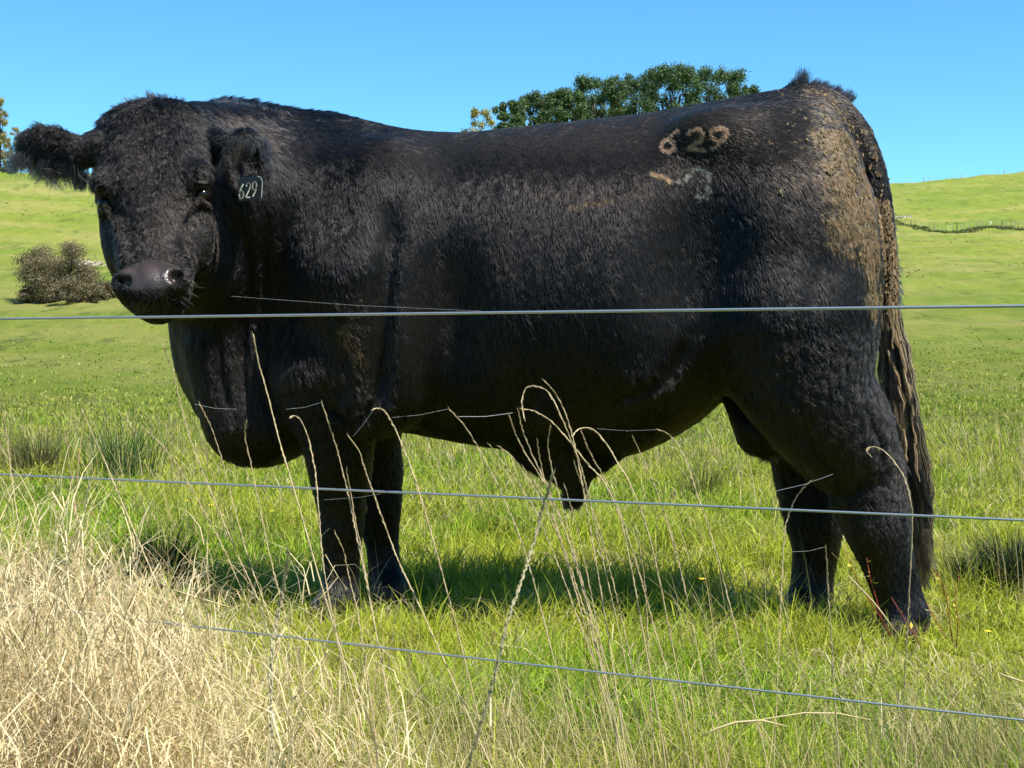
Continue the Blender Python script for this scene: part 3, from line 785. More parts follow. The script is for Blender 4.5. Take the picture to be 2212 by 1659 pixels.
for i in range(26):
    x = rr.uniform(270, 400); tuft(x, interp(x, [(270, 222), (330, 214), (400, 226)]) + 6, 3.74, 14, rr.uniform(.015, .032), rr.uniform(-.4, 1), -1, .3, curl=.5, sp=5)
for i in range(60):
    x = rr.uniform(440, 640); tuft(x, interp(x, [(440, 234), (480, 222), (560, 232), (640, 252)]) + 8, 4.1, 12, rr.uniform(.012, .026) * (1.3 if x < 520 else 1), rr.uniform(-.4, .8), -1, .35, curl=.3, sp=6)
# whiskers
for (x, y, dx, dy, l) in [(378, 560, 1, .2, .05), (380, 575, 1, .3, .05), (384, 596, 1, .5, .045), (388, 610, 1, .5, .05), (382, 622, 1, .7, .05), (376, 636, .9, .9, .045), (370, 645, .7, 1, .04),
                          (392, 585, 1, .1, .03), (388, 600, 1, .35, .035), (385, 628, 1, .5, .04), (262, 655, -.4, 1, .03), (245, 615, -1, -.4, .035), (240, 625, -1, -.2, .03), (242, 640, -1, .2, .028)]:
    tuft(x + (20 if x > 300 else -6), y + 4, 3.47, 1, l * .75, dx, dy, .10, (.16, .15, .14), curl=rr.uniform(-.4, .4), sp=2, rad=.0003)
for i in range(12): tuft(438 + rr.uniform(-12, 4), 392 + rr.uniform(-3, 3), 3.62, 3, .018, .8, .1, .2, (.05, .04, .035), sp=2, rad=.0005)
TP = np.array(tp); kk = np.linspace(0, 1, TP.shape[1])
curves_obj('hair_tuft', TP, np.array(trd)[:, None] * (1 - .7 * kk[None] ** 1.5), np.array(tcl), m_hair, bull)
# crusts of dried mud on the rump and down the tail
cr = np.random.default_rng(12)
MP, MN = sample_surface(60000, lambda c, n_: (proj(c)[0] > 1650) * (proj(c)[1] < 720) * (to_uv(c)[1] < .1) * 1.0 + 1e-9, 21)
mx_, my_, *_r = masks(MP); mudv = _r[4]
taild = np.abs(mx_ - interp(my_, [(190, 1760), (232, 1805), (285, 1850), (360, 1888), (450, 1908), (560, 1922), (680, 1932), (800, 1942)]))
w1 = (mudv > .5) & (noise(MP, .05, 23, 2) > .0) & (cr.random(len(MP)) < .20) & (taild > 24)
w2 = (taild < 15) & (cr.random(len(MP)) < np.where(my_ > 430, .42, .05)) & (my_ > 195)
sel = np.flatnonzero(w1 | w2); CV = []; CF = []; CCc = []; o_ = 0
for i in sel:
    p, nn = MP[i], MN[i]; tail_ = w2[i]
    a_ = np.cross(nn, [0.3, .1, 1]); a_ /= np.linalg.norm(a_); b_2 = np.cross(nn, a_)
    el_ = cr.uniform(.25, .8); R_ = (.0028 + .0055 * cr.random() ** 2) if tail_ else (.0018 + .0048 * cr.random() ** 3); k_ = cr.integers(5, 8); ph_ = cr.uniform(0, 6.28)
    pts = [(a_ * math.cos(ph_ + j * 6.283 / k_) * el_ + b_2 * math.sin(ph_ + j * 6.283 / k_)) * R_ * cr.uniform(.7, 1.2) for j in range(k_)]
    off_ = nn * cr.uniform(.0012, .0030); th_ = cr.uniform(.0004, .0014); tilt = cr.normal(0, .15, 2)
    top_ = [p + off_ + q + nn * (th_ + (q @ a_) * tilt[0] + (q @ b_2) * tilt[1]) for q in pts]
    bot_ = [p + off_ + q * 1.15 - nn * .004 for q in pts]
    CV += top_ + bot_; CF.append(tuple(range(o_, o_ + k_)))
    CF += [(o_ + j, o_ + k_ + j, o_ + k_ + (j + 1) % k_, o_ + (j + 1) % k_) for j in range(k_)]
    cc_ = np.array([.235, .165, .095] if tail_ else [.19, .145, .082]) * cr.uniform(.4, 1.25); CCc += [cc_] * (2 * k_); o_ += 2 * k_
m_mud = mat('dried_mud', (.3, .2, .1), .95, .1); _ta = N(m_mud, 'ShaderNodeAttribute', attribute_name='tone'); L(m_mud, _ta.outputs['Color'], m_mud.node_tree.nodes['Principled BSDF'].inputs['Base Color'])
mo = mesh_obj('dried_mud', np.array(CV), CF, m_mud, bull); mo['kind'] = 'stuff'; mo['label'] = 'tan flakes of dried mud on the rump and tail'
_at = mo.data.attributes.new('tone', 'FLOAT_COLOR', 'POINT'); _at.data.foreach_set('color', np.concatenate([np.array(CCc), np.ones((len(CCc), 1))], 1).astype(np.float32).ravel())
print('crusts', len(sel)); print('bull done', time.time() - T0)
#@@ENDBULL
# ================================================================== terrain
def scr(y, Y): return CAMZ + (760 - y) / 3072. * Y
LP = [(0, 0), (4, 0), (9, -.01), (12, .03), (18, .0), (25, scr(893, 25)), (50, scr(805, 50)), (90, scr(655, 90)), (150, scr(545, 150)), (220, scr(437, 220)), (265, scr(396, 265)), (300, scr(405, 300)), (500, 20), (900, 0), (3000, -20)]
RP = [(0, 0), (4, 0), (9, -.01), (12, .03), (18, .0), (30, scr(862, 30)), (60, scr(748, 60)), (100, scr(648, 100)), (160, scr(572, 160)), (230, scr(524, 230)), (290, scr(499, 290)), (340, scr(450, 340)), (400, scr(412, 400)), (440, scr(418, 440)), (600, 30), (1000, 0), (3000, -20)]
def terrain(X, Y):
    X = np.asarray(X, float); Y = np.asarray(Y, float)
    r_ = np.hypot(X, Y); az = np.degrees(np.arctan2(X, Y))
    t = sstep(-14, 12, az)
    z = sinterp(r_, LP) * (1 - t) + sinterp(r_, RP) * t
    z = z + (az - 15.5) * .0055 * np.clip(r_ - 300, 0, 100) * t + 0
    P = np.stack([X.ravel(), Y.ravel(), 0 * X.ravel()], 1)
    far = sstep(10, 40, r_).ravel(); n1 = noise(P, 45, 71, 3); n2 = noise(P, 3.0, 72, 2); n3 = noise(P, .9, 73, 2)
    n4 = noise(P, 14, 74, 3); z = z.ravel() + .22 * n4 * sstep(40, 110, r_).ravel() + .45 * n1 * sstep(25, 120, r_).ravel() + .05 * n2 * far + .018 * n3 * (1 - far)
    return z.reshape(X.shape)
ang = np.radians(np.concatenate([np.arange(-180, -30, 6), np.arange(-30, 30, .125), np.arange(30, 180, 6)]))
rad_ = np.concatenate([np.linspace(.05, 1.2, 6), np.geomspace(1.4, 460, 520), [520, 620, 760, 1000, 1500, 2500]])
AA, RR_ = np.meshgrid(ang, rad_)
GX, GY = RR_ * np.sin(AA), RR_ * np.cos(AA); GZ = terrain(GX, GY)
nr, na = AA.shape
ii = np.arange(nr * na).reshape(nr, na); i2 = np.roll(ii, -1, 1)
GF = np.stack([ii[:-1], i2[:-1], i2[1:], ii[1:]], -1).reshape(-1, 4)[:, ::-1]
m_gr = mat('pasture', (.1, .2, .03), .9, .1)
b_ = m_gr.node_tree.nodes['Principled BSDF']
tc_ = N(m_gr, 'ShaderNodeTexCoord')
def nz(scale, det=4, rough=.55, sc=(1, 1, 1)):
    mp = N(m_gr, 'ShaderNodeMapping'); mp.inputs['Scale'].default_value = sc; L(m_gr, tc_.outputs['Object'], mp.inputs['Vector'])
    n = N(m_gr, 'ShaderNodeTexNoise'); n.inputs['Scale'].default_value = scale; n.inputs['Detail'].default_value = det; n.inputs['Roughness'].default_value = rough
    L(m_gr, mp.outputs[0], n.inputs['Vector']); return n.outputs['Fac']
def mixc(fac, a, b):
    n = N(m_gr, 'ShaderNodeMix', data_type='RGBA'); L(m_gr, fac, n.inputs[0]) if not isinstance(fac, float) else None
    for k, v in ((6, a), (7, b)):
        if isinstance(v, tuple): n.inputs[k].default_value = (*v, 1)
        else: L(m_gr, v, n.inputs[k])
    return n.outputs[2]
big = ramp(m_gr, nz(.035, 5, .6, (1, .45, 1)), [(.35, (0, 0, 0)), (.62, (1, 1, 1))])
mid = ramp(m_gr, nz(.22, 9, .78, (.8, .35, 1)), [(.42, (0, 0, 0)), (.60, (1, 1, 1))])
fine = ramp(m_gr, nz(.9, 10, .85, (1, .22, 1)), [(.40, (0, 0, 0)), (.62, (1, 1, 1))])
base_c = mixc(big, (.150, .220, .026), (.290, .290, .050))
base_c = mixc(mid, base_c, (.225, .280, .040))
f2 = N(m_gr, 'ShaderNodeMath', operation='MULTIPLY'); L(m_gr, fine, f2.inputs[0]); f2.inputs[1].default_value = .75
base_c = mixc(f2.outputs[0], base_c, (.110, .170, .020))
dry = ramp(m_gr, nz(.07, 9, .74, (.5, 1.1, 1)), [(.46, (0, 0, 0)), (.62, (1, 1, 1))])
f3 = N(m_gr, 'ShaderNodeMath', operation='MULTIPLY'); L(m_gr, dry, f3.inputs[0]); f3.inputs[1].default_value = .55
base_c = mixc(f3.outputs[0], base_c, (.36, .30, .11))
dk = ramp(m_gr, nz(.40, 9, .75, (1, .25, 1)), [(.56, (0, 0, 0)), (.62, (1, 1, 1))])
f4 = N(m_gr, 'ShaderNodeMath', operation='MULTIPLY'); L(m_gr, dk, f4.inputs[0]); f4.inputs[1].default_value = .6
base_c = mixc(f4.outputs[0], base_c, (.070, .105, .022))
L(m_gr, base_c, b_.inputs['Base Color'])
bp = N(m_gr, 'ShaderNodeBump'); bp.inputs['Strength'].default_value = 1.0; bp.inputs['Distance'].default_value = .35; L(m_gr, nz(.9, 10, .8), bp.inputs['Height']); L(m_gr, bp.outputs[0], b_.inputs['Normal'])
ground = mesh_obj('ground', np.stack([GX.ravel(), GY.ravel(), GZ.ravel()], 1), GF, m_gr, smooth=True)
tag(ground, kind='structure')
def on_ground(x, Y):
    """ground point at depth Y in direction x"""
    X = (x - 1106) / 3072. * Y
    return np.array([X, Y, float(terrain(np.array([X]), np.array([Y]))[0])])

# ================================================================== grass
def leaf_mat(name, trans=.35, rough=.6):
    m = bpy.data.materials.new(name); m.use_nodes = True; t = m.node_tree; t.nodes.clear()
    o = t.nodes.new('ShaderNodeOutputMaterial'); a = t.nodes.new('ShaderNodeAttribute'); a.attribute_name = 'tone'
    p = t.nodes.new('ShaderNodeBsdfPrincipled'); p.inputs['Roughness'].default_value = rough; p.inputs['Specular IOR Level'].default_value = .25
    tr = t.nodes.new('ShaderNodeBsdfTranslucent'); mx = t.nodes.new('ShaderNodeMixShader'); mx.inputs[0].default_value = trans
    t.links.new(a.outputs['Color'], p.inputs['Base Color']); t.links.new(a.outputs['Color'], tr.inputs['Color'])
    t.links.new(p.outputs[0], mx.inputs[1]); t.links.new(tr.outputs[0], mx.inputs[2]); t.links.new(mx.outputs[0], o.inputs['Surface'])
    return m
m_blade = leaf_mat('grass_blade')
m_straw = leaf_mat('dry_straw', .25, .7)
def color_attr(o, col):
    a = o.data.attributes.new('tone', 'FLOAT_COLOR', 'POINT')
    a.data.foreach_set('color', np.concatenate([col, np.ones((len(col), 1))], 1).astype(np.float32).ravel())
def blades(name, base, hgt, wid, lean, colb, colt, matr, seed, K=4, droop=1.0, phi=None, lean_dir=None):
    """strips of K+1 cross sections rising from the base points"""
    rr = np.random.default_rng(seed); n = len(base)
    if phi is None: phi = rr.uniform(0, 6.283, n)
    dr = np.stack([np.cos(phi), np.sin(phi), 0 * phi], 1)
    if lean_dir is not None: dr = dr + np.array(lean_dir); dr /= np.linalg.norm(dr, axis=1)[:, None] + 1e-6
    ps = rr.uniform(0, 6.283, n); sd = np.stack([np.cos(ps), np.sin(ps), 0 * ps], 1)
    sd = sd * .6 + np.stack([-dr[:, 1], dr[:, 0], 0 * ps], 1) * .4; sd /= np.linalg.norm(sd, axis=1)[:, None] + 1e-6
    V = np.zeros((n, K + 1, 2, 3)); Cc = np.zeros((n, K + 1, 2, 3))
    for k in range(K + 1):
        t = k / K
        th = lean * t ** 1 * droop                              # bending angle
        hx = hgt * t * np.sin(np.clip(th, 0, 2.2) * .75); hz = hgt * t * np.cos(np.clip(th, 0, 2.2) * .75)
        c = base + dr * hx[:, None] + np.array([0, 0, 1.]) * hz[:, None]
        w_ = wid * (1 - t ** 1.6 * .92) * .5
        V[:, k, 0] = c - sd * w_[:, None]; V[:, k, 1] = c + sd * w_[:, None]
        cc = colb * (1 - t) + colt * t; Cc[:, k, 0] = cc; Cc[:, k, 1] = cc
    i = np.arange(n)[:, None] * (2 * (K + 1)) + np.arange(K)[None] * 2
    F = np.stack([i, i + 1, i + 3, i + 2], -1).reshape(-1, 4)
    o = mesh_obj(name, V.reshape(-1, 3), F, matr, smooth=False); color_attr(o, Cc.reshape(-1, 3))
    return o
def pal(rr, n, cols, wts, jit=.2):
    i = rr.choice(len(cols), n, p=np.array(wts) / sum(wts)); c = np.array(cols)[i] * rr.uniform(1 - jit, 1 + jit, (n, 1)); return c
GRN = [(.125, .270, .010), (.225, .385, .012), (.340, .440, .025), (.470, .410, .130), (.070, .170, .012)]
def fan(n, y0, y1, rr, power=1.0, mx=.40):
    """points in the wedge in front of the camera, denser nearer"""
    t = rr.random(n); Y = (y0 ** (1 - power) + t * (y1 ** (1 - power) - y0 ** (1 - power))) ** (1 / (1 - power)) if power != 1 else y0 * (y1 / y0) ** t
    X = rr.uniform(-1, 1, n) * (mx * Y + .25)
    return X, Y
def dryzone(X, Y):
    """where the dry thatch stands by the fence on the left"""
    lim = interp(Y, [(1.3, -.10), (1.9, -.22), (2.4, -.46), (3.0, -.74), (3.6, -1.15), (4.0, -1.6), (4.6, -2.2)])
    P = np.stack([X, Y, 0 * X], 1)
    return sstep(.12, -.12, X - lim + .12 * noise(P, .5, 81, 2)) * sstep(4.7, 4.0, Y)
rg = np.random.default_rng(33)
n = 270000
X, Y = fan(n, 1.5, 13.5, rg, 1.25)
P0 = np.stack([X, Y, terrain(X, Y)], 1)
tuftn = noise(P0, .45, 82, 3); patch = noise(P0, 1.6, 83, 2); fin = noise(P0, .12, 84, 2)
dz = dryzone(X, Y)
kp = rg.random(n) > dz * .85
P0, tuftn, patch, fin, Y, X = P0[kp], tuftn[kp], patch[kp], fin[kp], Y[kp], X[kp]; n = len(P0)
hg = (.098 + .058 * np.clip(tuftn, -1, 1.5) + .034 * fin) * rg.uniform(.6, 1.3, n)
hg = np.clip(hg, .03, .26) * interp(Y, [(1.5, 1.25), (3, 1.0), (6, 1.0), (13, .9)])
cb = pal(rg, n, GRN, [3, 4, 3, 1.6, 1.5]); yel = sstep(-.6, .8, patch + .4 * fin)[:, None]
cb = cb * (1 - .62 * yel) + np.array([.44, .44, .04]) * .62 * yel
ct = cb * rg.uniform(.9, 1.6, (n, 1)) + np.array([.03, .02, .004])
for (fx, fy) in ((-.50, 3.90), (-.37, 4.2), (1.02, 3.55), (.86, 4.0)):
    hg = hg * (1 - .30 * np.exp(-((X - fx) / .24) ** 2 - ((Y - fy) / .34) ** 2))
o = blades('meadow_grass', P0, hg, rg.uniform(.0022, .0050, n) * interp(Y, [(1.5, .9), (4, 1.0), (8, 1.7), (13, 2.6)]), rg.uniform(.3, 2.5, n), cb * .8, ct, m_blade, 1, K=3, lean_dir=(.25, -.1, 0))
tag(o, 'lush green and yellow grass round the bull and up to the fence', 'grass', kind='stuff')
# withered blades lying among the green
n = 42000
X, Y = fan(n, 1.6, 13, rg, 1.25); P0 = np.stack([X, Y, terrain(X, Y)], 1); pt_ = noise(P0, .7, 88, 3)
kp = rg.random(n) < sstep(-.6, .9, pt_); P0, Y = P0[kp], Y[kp]; n = len(P0); P0[:, 2] += rg.uniform(.0, .07, n)
cb = pal(rg, n, [(.52, .44, .22), (.46, .42, .15), (.60, .52, .32), (.30, .24, .10)], [3, 3, 2, 1])
o = blades('withered_blades', P0, rg.uniform(.05, .13, n), rg.uniform(.0018, .0035, n) * interp(Y, [(1.5, .9), (4, 1.0), (8, 1.7), (13, 2.4)]), rg.uniform(1.2, 2.9, n), cb * .85, cb * 1.1, m_straw, 8, K=3)
tag(o, 'withered curled blades lying in the green sward', 'dry grass', kind='stuff')
# rough pasture beyond: low tufts
n = 130000
X, Y = fan(n, 11, 75, rg, 1.1, .42); P0 = np.stack([X, Y, terrain(X, Y)], 1)
tn_ = noise(P0, 2.5, 85, 3); kp = rg.random(n) < (sstep(-.7, .5, tn_) * .9 + .1) * sstep(75, 22, Y); P0, Y = P0[kp], Y[kp]; n = len(P0)
cb = pal(rg, n, [(.16, .24, .02), (.24, .32, .028), (.36, .38, .05), (.46, .40, .15), (.10, .15, .02)], [3, 4, 4, 2.4, 1])
o = blades('pasture_tufts', P0, rg.uniform(.03, .11, n) * interp(Y, [(11, 1.0), (40, 1.3), (130, 2.4), (240, 3.6)]), rg.uniform(.006, .018, n) * interp(Y, [(11, 1), (40, 3), (130, 11), (240, 20)]), rg.uniform(.3, 1.9, n), cb * .85, cb * 1.25, m_blade, 2, K=2)
tag(o, 'short grazed pasture grass tufts spreading up the far slope', 'grass', kind='stuff')
n = 9000
X, Y = fan(n, 120, 390, rg, .6, .42); P0 = np.stack([X, Y, terrain(X, Y)], 1); tn_ = noise(P0, 30, 89, 3)
kp = rg.random(n) < sstep(-.2, 1.0, tn_); P0, Y = P0[kp], Y[kp]; n = len(P0)
cb = pal(rg, n, [(.13, .17, .03), (.20, .22, .05), (.30, .27, .10), (.09, .12, .03)], [3, 3, 2, 1.5])
o = blades('hill_tufts', P0, rg.uniform(.10, .30, n), rg.uniform(.10, .35, n), rg.uniform(.8, 2.2, n), cb * 1.1, cb * 1.2, m_blade, 9, K=2)
tag(o, 'rough tufts scattered over the far hillsides', 'grass', kind='stuff')
# taller dry and seeding grass mixed through the sward, all leaning left
n = 30000
X, Y = fan(n, 1.7, 12.5, rg, 1.1); P0 = np.stack([X, Y, terrain(X, Y)], 1)
band = noise(P0, 1.3, 86, 2) + 1.6 * sstep(8.0, 10, Y) + .5 * sstep(3.0, 2.0, Y) + .8 * np.exp(-((X - .38) / .30) ** 2 - ((Y - 2.5) / .5) ** 2) + 1.5 * np.exp(-((X - .14) / .16) ** 2 - ((Y - 2.15) / .3) ** 2) + 1.3 * np.exp(-((X - .80) / .2) ** 2 - ((Y - 2.3) / .3) ** 2)
kp = rg.random(n) < sstep(-.1, 1.3, band) * .95; kp &= ~((np.abs(Y - 4.0) < .55) & (np.abs(X - .2) < 1.0) & (rg.random(n) < .8)); P0, Y = P0[kp], Y[kp]; n = len(P0)
cb = pal(rg, n, [(.42, .33, .15), (.50, .42, .22), (.34, .30, .10), (.22, .22, .06)], [3, 3, 2, 2])
o = blades('seeding_grass', P0, rg.uniform(.14, .34, n), rg.uniform(.0012, .0026, n) * interp(Y, [(1.5, .9), (4, 1.0), (8, 1.8), (13, 2.6)]), rg.uniform(.1, 1.1, n), cb * .8, cb * 1.1, m_straw, 3, K=4, lean_dir=(-.9, .1, 0))
tag(o, 'thin straw coloured seeding grass scattered through the green sward', 'grass', kind='stuff')
# the dry thatch on the left
n = 150000
X = rg.uniform(-3.0, .25, n); Y = 1.25 * (4.5 / 1.25) ** rg.random(n); k2 = rg.random(n) < dryzone(X, Y); k2 &= (np.abs(X) < .40 * Y + .25)
X, Y = X[k2], Y[k2]; m_ = 44000; X = np.concatenate([X, rg.uniform(-.85, -.36, m_)]); Y = np.concatenate([Y, rg.uniform(1.35, 1.80, m_)]); n = len(X); P0 = np.stack([X, Y, terrain(X, Y)], 1)
cl = noise(P0, .35, 87, 3)
hg = interp(Y, [(1.25, .40), (1.8, .43), (2.4, .38), (3.2, .32), (4.4, .24)]) * (1 + .10 * sstep(-.20, -.60, X / Y * 1.8) + .26 * sstep(-.20, -.29, X / Y) * (Y < 1.9)) * (1 + .22 * cl) * rg.uniform(.45, 1.12, n)
lg_ = rg.random(n) < .05; P0[:, 2] += rg.uniform(0, 1, n) * hg * np.where(lg_, .15, .82)        # leaves and broken stems held up in the mass
hg = np.where(~lg_, rg.uniform(.04, .12, n), hg * rg.uniform(.5, .85, n))
cb = pal(rg, n, [(.66, .53, .29), (.80, .68, .41), (.54, .41, .20), (.34, .23, .12), (.26, .28, .06)], [4, 5.5, 2, .9, .5])
o = blades('dry_thatch', P0, hg, rg.uniform(.0010, .0022, n), rg.uniform(.4, 3.2, n), cb * .85, cb * 1.1, m_straw, 4, K=3)
tag(o, 'tangled mass of pale dry grass at the foot of the fence', 'dry grass', kind='stuff')
print('grass', time.time() - T0)

# ================================================================== wire fence
m_wire = mat('galvanised_wire', (.42, .46, .48), .38, .5, .75)
fw = empty('wire_fence', (0, 1.55, 0), 'plain wire fence of three strands stretched across in front of the bull', 'fence')
YL, YR = 1.84, 1.35
def wline(ya, yb, xa=0, xb=2212, sag=0):
    pts = []
    for x in np.linspace(xa - 900, xb + 900, 40):
        t = x / 2212.; 
        # straight in space between the two ends
        a = Q(0, ya, YL); b = Q(2212, yb, YR)
        # solve the point of the line a-b seen at x
        tx = (Q(x, 0, 1)[0] / Q(x, 0, 1)[1])
        den = (b[0] - a[0]) - tx * (b[1] - a[1]); k = (tx * a[1] - a[0]) / den
        k = min(max(k, -1.6), 1.9)
        p = a + (b - a) * k; p[2] -= sag * 4 * k * (1 - k)
        pts.append(p)
    return np.array(pts)
for (ya, yb, sg, rw) in ((689, 661, .0, .00155), (1025, 1124, .0, .00125), (1306, 1556, .0, .00115)):
    V, F = tube(wline(ya, yb, sag=sg), rw, 8); mesh_obj('wire', V, F, m_wire, fw, smooth=True)

# ================================================================== seed stalks
m_stalk = mat('seed_stalk', (.50, .40, .22), .7, .2)
m_stalk2 = mat('seed_head', (.42, .33, .20), .8, .15)
m_plan = mat('grey_seed_head', (.38, .34, .20), .9, .1)
m_pale = mat('pale_straw', (.52, .42, .22), .6, .25)
def stalk(pts, Y, label, r0=.0007, head=.35, name='seed_stalk', cat='grass stalk', group=None, thick=1.0, ms=None, mh=None, root=True, headr=.00085):
    pts = [tuple(p) for p in pts]                    # tip first
    x0, y0 = pts[-2]; x1, y1 = pts[-1]
    T = np.array(pts, float); sN = np.arange(len(T)); ss = np.linspace(0, len(T) - 1, (len(T) - 1) * 6 + 1)
    xs = sinterp(ss, np.stack([sN, T[:, 0]], 1)); ys = sinterp(ss, np.stack([sN, T[:, 1]], 1))
    dep = Y + .02 * np.sin(ss * .7)
    W = Q(xs, ys, dep).T
    if root:
        d = W[-1] - W[-4]; d /= np.linalg.norm(d); gz = float(terrain(np.array([W[-1][0]]), np.array([Y]))[0]) - .01
        if W[-1][2] > gz:
            d[2] = min(d[2], -.5); t_ = (gz - W[-1][2]) / d[2]
            W = np.concatenate([W, [W[-1] + d * t_ * f for f in (.35, .7, 1.0)]])
            W[-3:, 0] = W[-4, 0] + (W[-3:, 0] - W[-4, 0]) * np.array([.9, .75, .65])
    W = W[::-1]                                    # root first
    base = W[0].copy()
    L_ = np.concatenate([[0], np.cumsum(np.linalg.norm(np.diff(W, axis=0), axis=1))]); t = L_ / L_[-1]
    e = empty(name, tuple(base), label, cat, group)
    V, F = tube(W, r0 * thick * (1.25 - .65 * t), 5); mesh_obj('stem', V, F, ms or m_stalk, e, smooth=True)
    # head: small spikelets pressed along the top part
    parts = []; rr = np.random.default_rng(abs(hash((pts[0][0], pts[0][1]))) % 100000 if False else int(pts[0][0] * 13 + pts[0][1]))
    hs_ = 1 - head; m = int(max(8, head * L_[-1] / (.0036 if headr < .0012 else .0014)))
    for i in range(m):
        tt_ = hs_ + (1 - hs_) * (i + .3) / m; p = np.array([np.interp(tt_, t, W[:, k]) for k in range(3)]); p2 = np.array([np.interp(min(tt_ + .012, 1), t, W[:, k]) for k in range(3)])
        dd = p2 - p; dd /= np.linalg.norm(dd) + 1e-9
        o_ = rr.normal(0, 1, 3); o_ -= dd * (o_ @ dd); o_ /= np.linalg.norm(o_)
        q0 = p; q1 = p + dd * .007 + o_ * headr * 1.1; env_ = math.sin(math.pi * min(1, .15 + .85 * i / m)) ** .4
        qm = (q0 + q1) / 2 + o_ * headr * .5
        v, f = tube([q0, qm, q1], np.array([.3, 1, .15]) * headr * .62 * (.6 + .5 * env_), 4); parts.append((v, f))
    V, F = merge(parts); mesh_obj('seed_head', V, F, mh or m_stalk2, e)
    return e
GB = 'dry seed stalks standing along the fence'
S = [
 ([(547, 722), (558, 782), (576, 845), (600, 940), (621, 1011), (646, 1095), (690, 1250), (735, 1400)], 1.62, 'tallest pale dry seed stalk, standing against the black brisket', 1.6),
 ([(806, 885), (816, 882), (833, 890), (853, 926), (866, 955), (888, 1010), (912, 1085), (950, 1220), (985, 1350)], 1.60, 'dry stalk with nodding tip just right of the near foreleg top', 1.2),
 ([(695, 870), (716, 933), (734, 993), (758, 1095), (775, 1180), (792, 1260)], 1.66, 'straight dry stalk up the middle of the near foreleg', 1.1),
 ([(626, 903), (634, 898), (650, 908), (668, 955), (682, 1028), (688, 1098), (700, 1230), (728, 1380)], 1.58, 'dry stalk with hooked tip left of the near foreleg', 1.1),
 ([(751, 940), (776, 975), (787, 1011), (818, 1098), (862, 1215), (905, 1305)], 1.63, 'stout leaning stalk crossing between the two forelegs', 1.3),
 ([(748, 1014), (756, 1055), (765, 1110), (785, 1210), (800, 1290)], 1.68, 'short thin stalk with a bare tip before the foreleg knee', .8),
 ([(533, 909), (529, 940), (540, 993), (561, 1095), (590, 1230), (630, 1380)], 1.66, 'slim upright seed stalk before the lowest part of the brisket', .9),
 ([(431, 873), (456, 923), (477, 986), (505, 1095), (545, 1230), (600, 1380)], 1.70, 'slim seed stalk at the left edge of the brisket', .9),
 ([(351, 743), (375, 810), (389, 870), (414, 958), (456, 1063), (510, 1190), (560, 1300)], 1.72, 'tall slender pale stalk against the green field left of the brisket', .9),
 ([(308, 923), (340, 951), (382, 1004), (435, 1095), (490, 1200), (545, 1330)], 1.70, 'slanting seed stalk with a side branch left of the bull', .9),
 ([(970, 883), (1002, 918), (1023, 950), (1039, 978), (1085, 1070), (1130, 1180), (1165, 1300)], 1.66, 'single short stalk slanting before the front of the belly', 1.0),
 ([(1125, 883), (1153, 888), (1188, 908), (1224, 946), (1273, 1006), (1304, 1040), (1340, 1120), (1370, 1260)], 1.62, 'stalk arching widest over the cluster before the sheath', 1.3),
 ([(1132, 905), (1127, 870), (1133, 843), (1144, 834), (1165, 836), (1185, 848), (1203, 880), (1220, 918), (1234, 953), (1259, 1024), (1295, 1180), (1330, 1330)], 1.60, 'stalk curled right over into a hoop before the belly', 1.1),
 ([(1176, 822), (1203, 855), (1224, 901), (1241, 960), (1262, 1069), (1285, 1200), (1310, 1350)], 1.64, 'topmost stalk of the cluster before the belly', 1.1),
 ([(1238, 941), (1246, 930), (1262, 924), (1283, 929), (1311, 960), (1336, 1003), (1361, 1045), (1400, 1150), (1430, 1280)], 1.60, 'thick nodding stalk at the right of the cluster before the belly', 1.4),
 ([(1100, 897), (1111, 932), (1132, 974), (1164, 1024), (1190, 1070), (1235, 1190), (1270, 1320)], 1.65, 'leftmost stalk of the cluster before the sheath', 1.0),
 ([(1366, 943), (1376, 962), (1384, 980), (1420, 1065), (1460, 1190), (1490, 1320)], 1.68, 'thin stalk with a kinked tip under the flank', .8),
 ([(1422, 928), (1440, 936), (1458, 952), (1480, 990), (1500, 1050), (1540, 1170), (1580, 1320)], 1.66, 'nodding stalk over the rear belly line', 1.1),
 ([(1881, 985), (1871, 975), (1878, 966), (1902, 969), (1926, 990), (1950, 1025), (1964, 1065), (1971, 1131), (1965, 1271), (1958, 1400)], 1.50, 'pale stalk with a curled hook before the hock of the near hind leg', .9),
 ([(1752, 1038), (1730, 1060), (1710, 1096), (1696, 1141), (1690, 1230)], 1.55, 'thin bent stalk before the far hind leg', .7),
 ([(1784, 1180), (1786, 1220), (1790, 1290), (1796, 1380)], 1.6, 'short brown stalk standing before the far hind hoof', .9),
 ([(2, 860), (6, 900), (14, 935), (23, 1015), (33, 1086), (50, 1200), (70, 1300)], 1.78, 'pale stalk nearest the left edge of the view', 1.1),
 ([(176, 884), (199, 938), (216, 973), (244, 1039), (277, 1118), (330, 1240), (400, 1400)], 1.72, 'stout pale stalk slanting over the rush clump', 1.6),
 ([(141, 947), (150, 1010), (158, 1065), (168, 1130), (190, 1250), (215, 1350)], 1.76, 'slim stalk before the dry thatch on the left', .9),
 ([(723, 1150), (742, 1190), (752, 1240), (770, 1310), (785, 1400)], 1.7, 'short stalk with plump head before the near front hoof', 1.0),
]
for (p, Y_, lb, tk_) in S: stalk(p, Y_, lb, thick=tk_, group=GB, head=.42 if tk_ > .85 else .3)
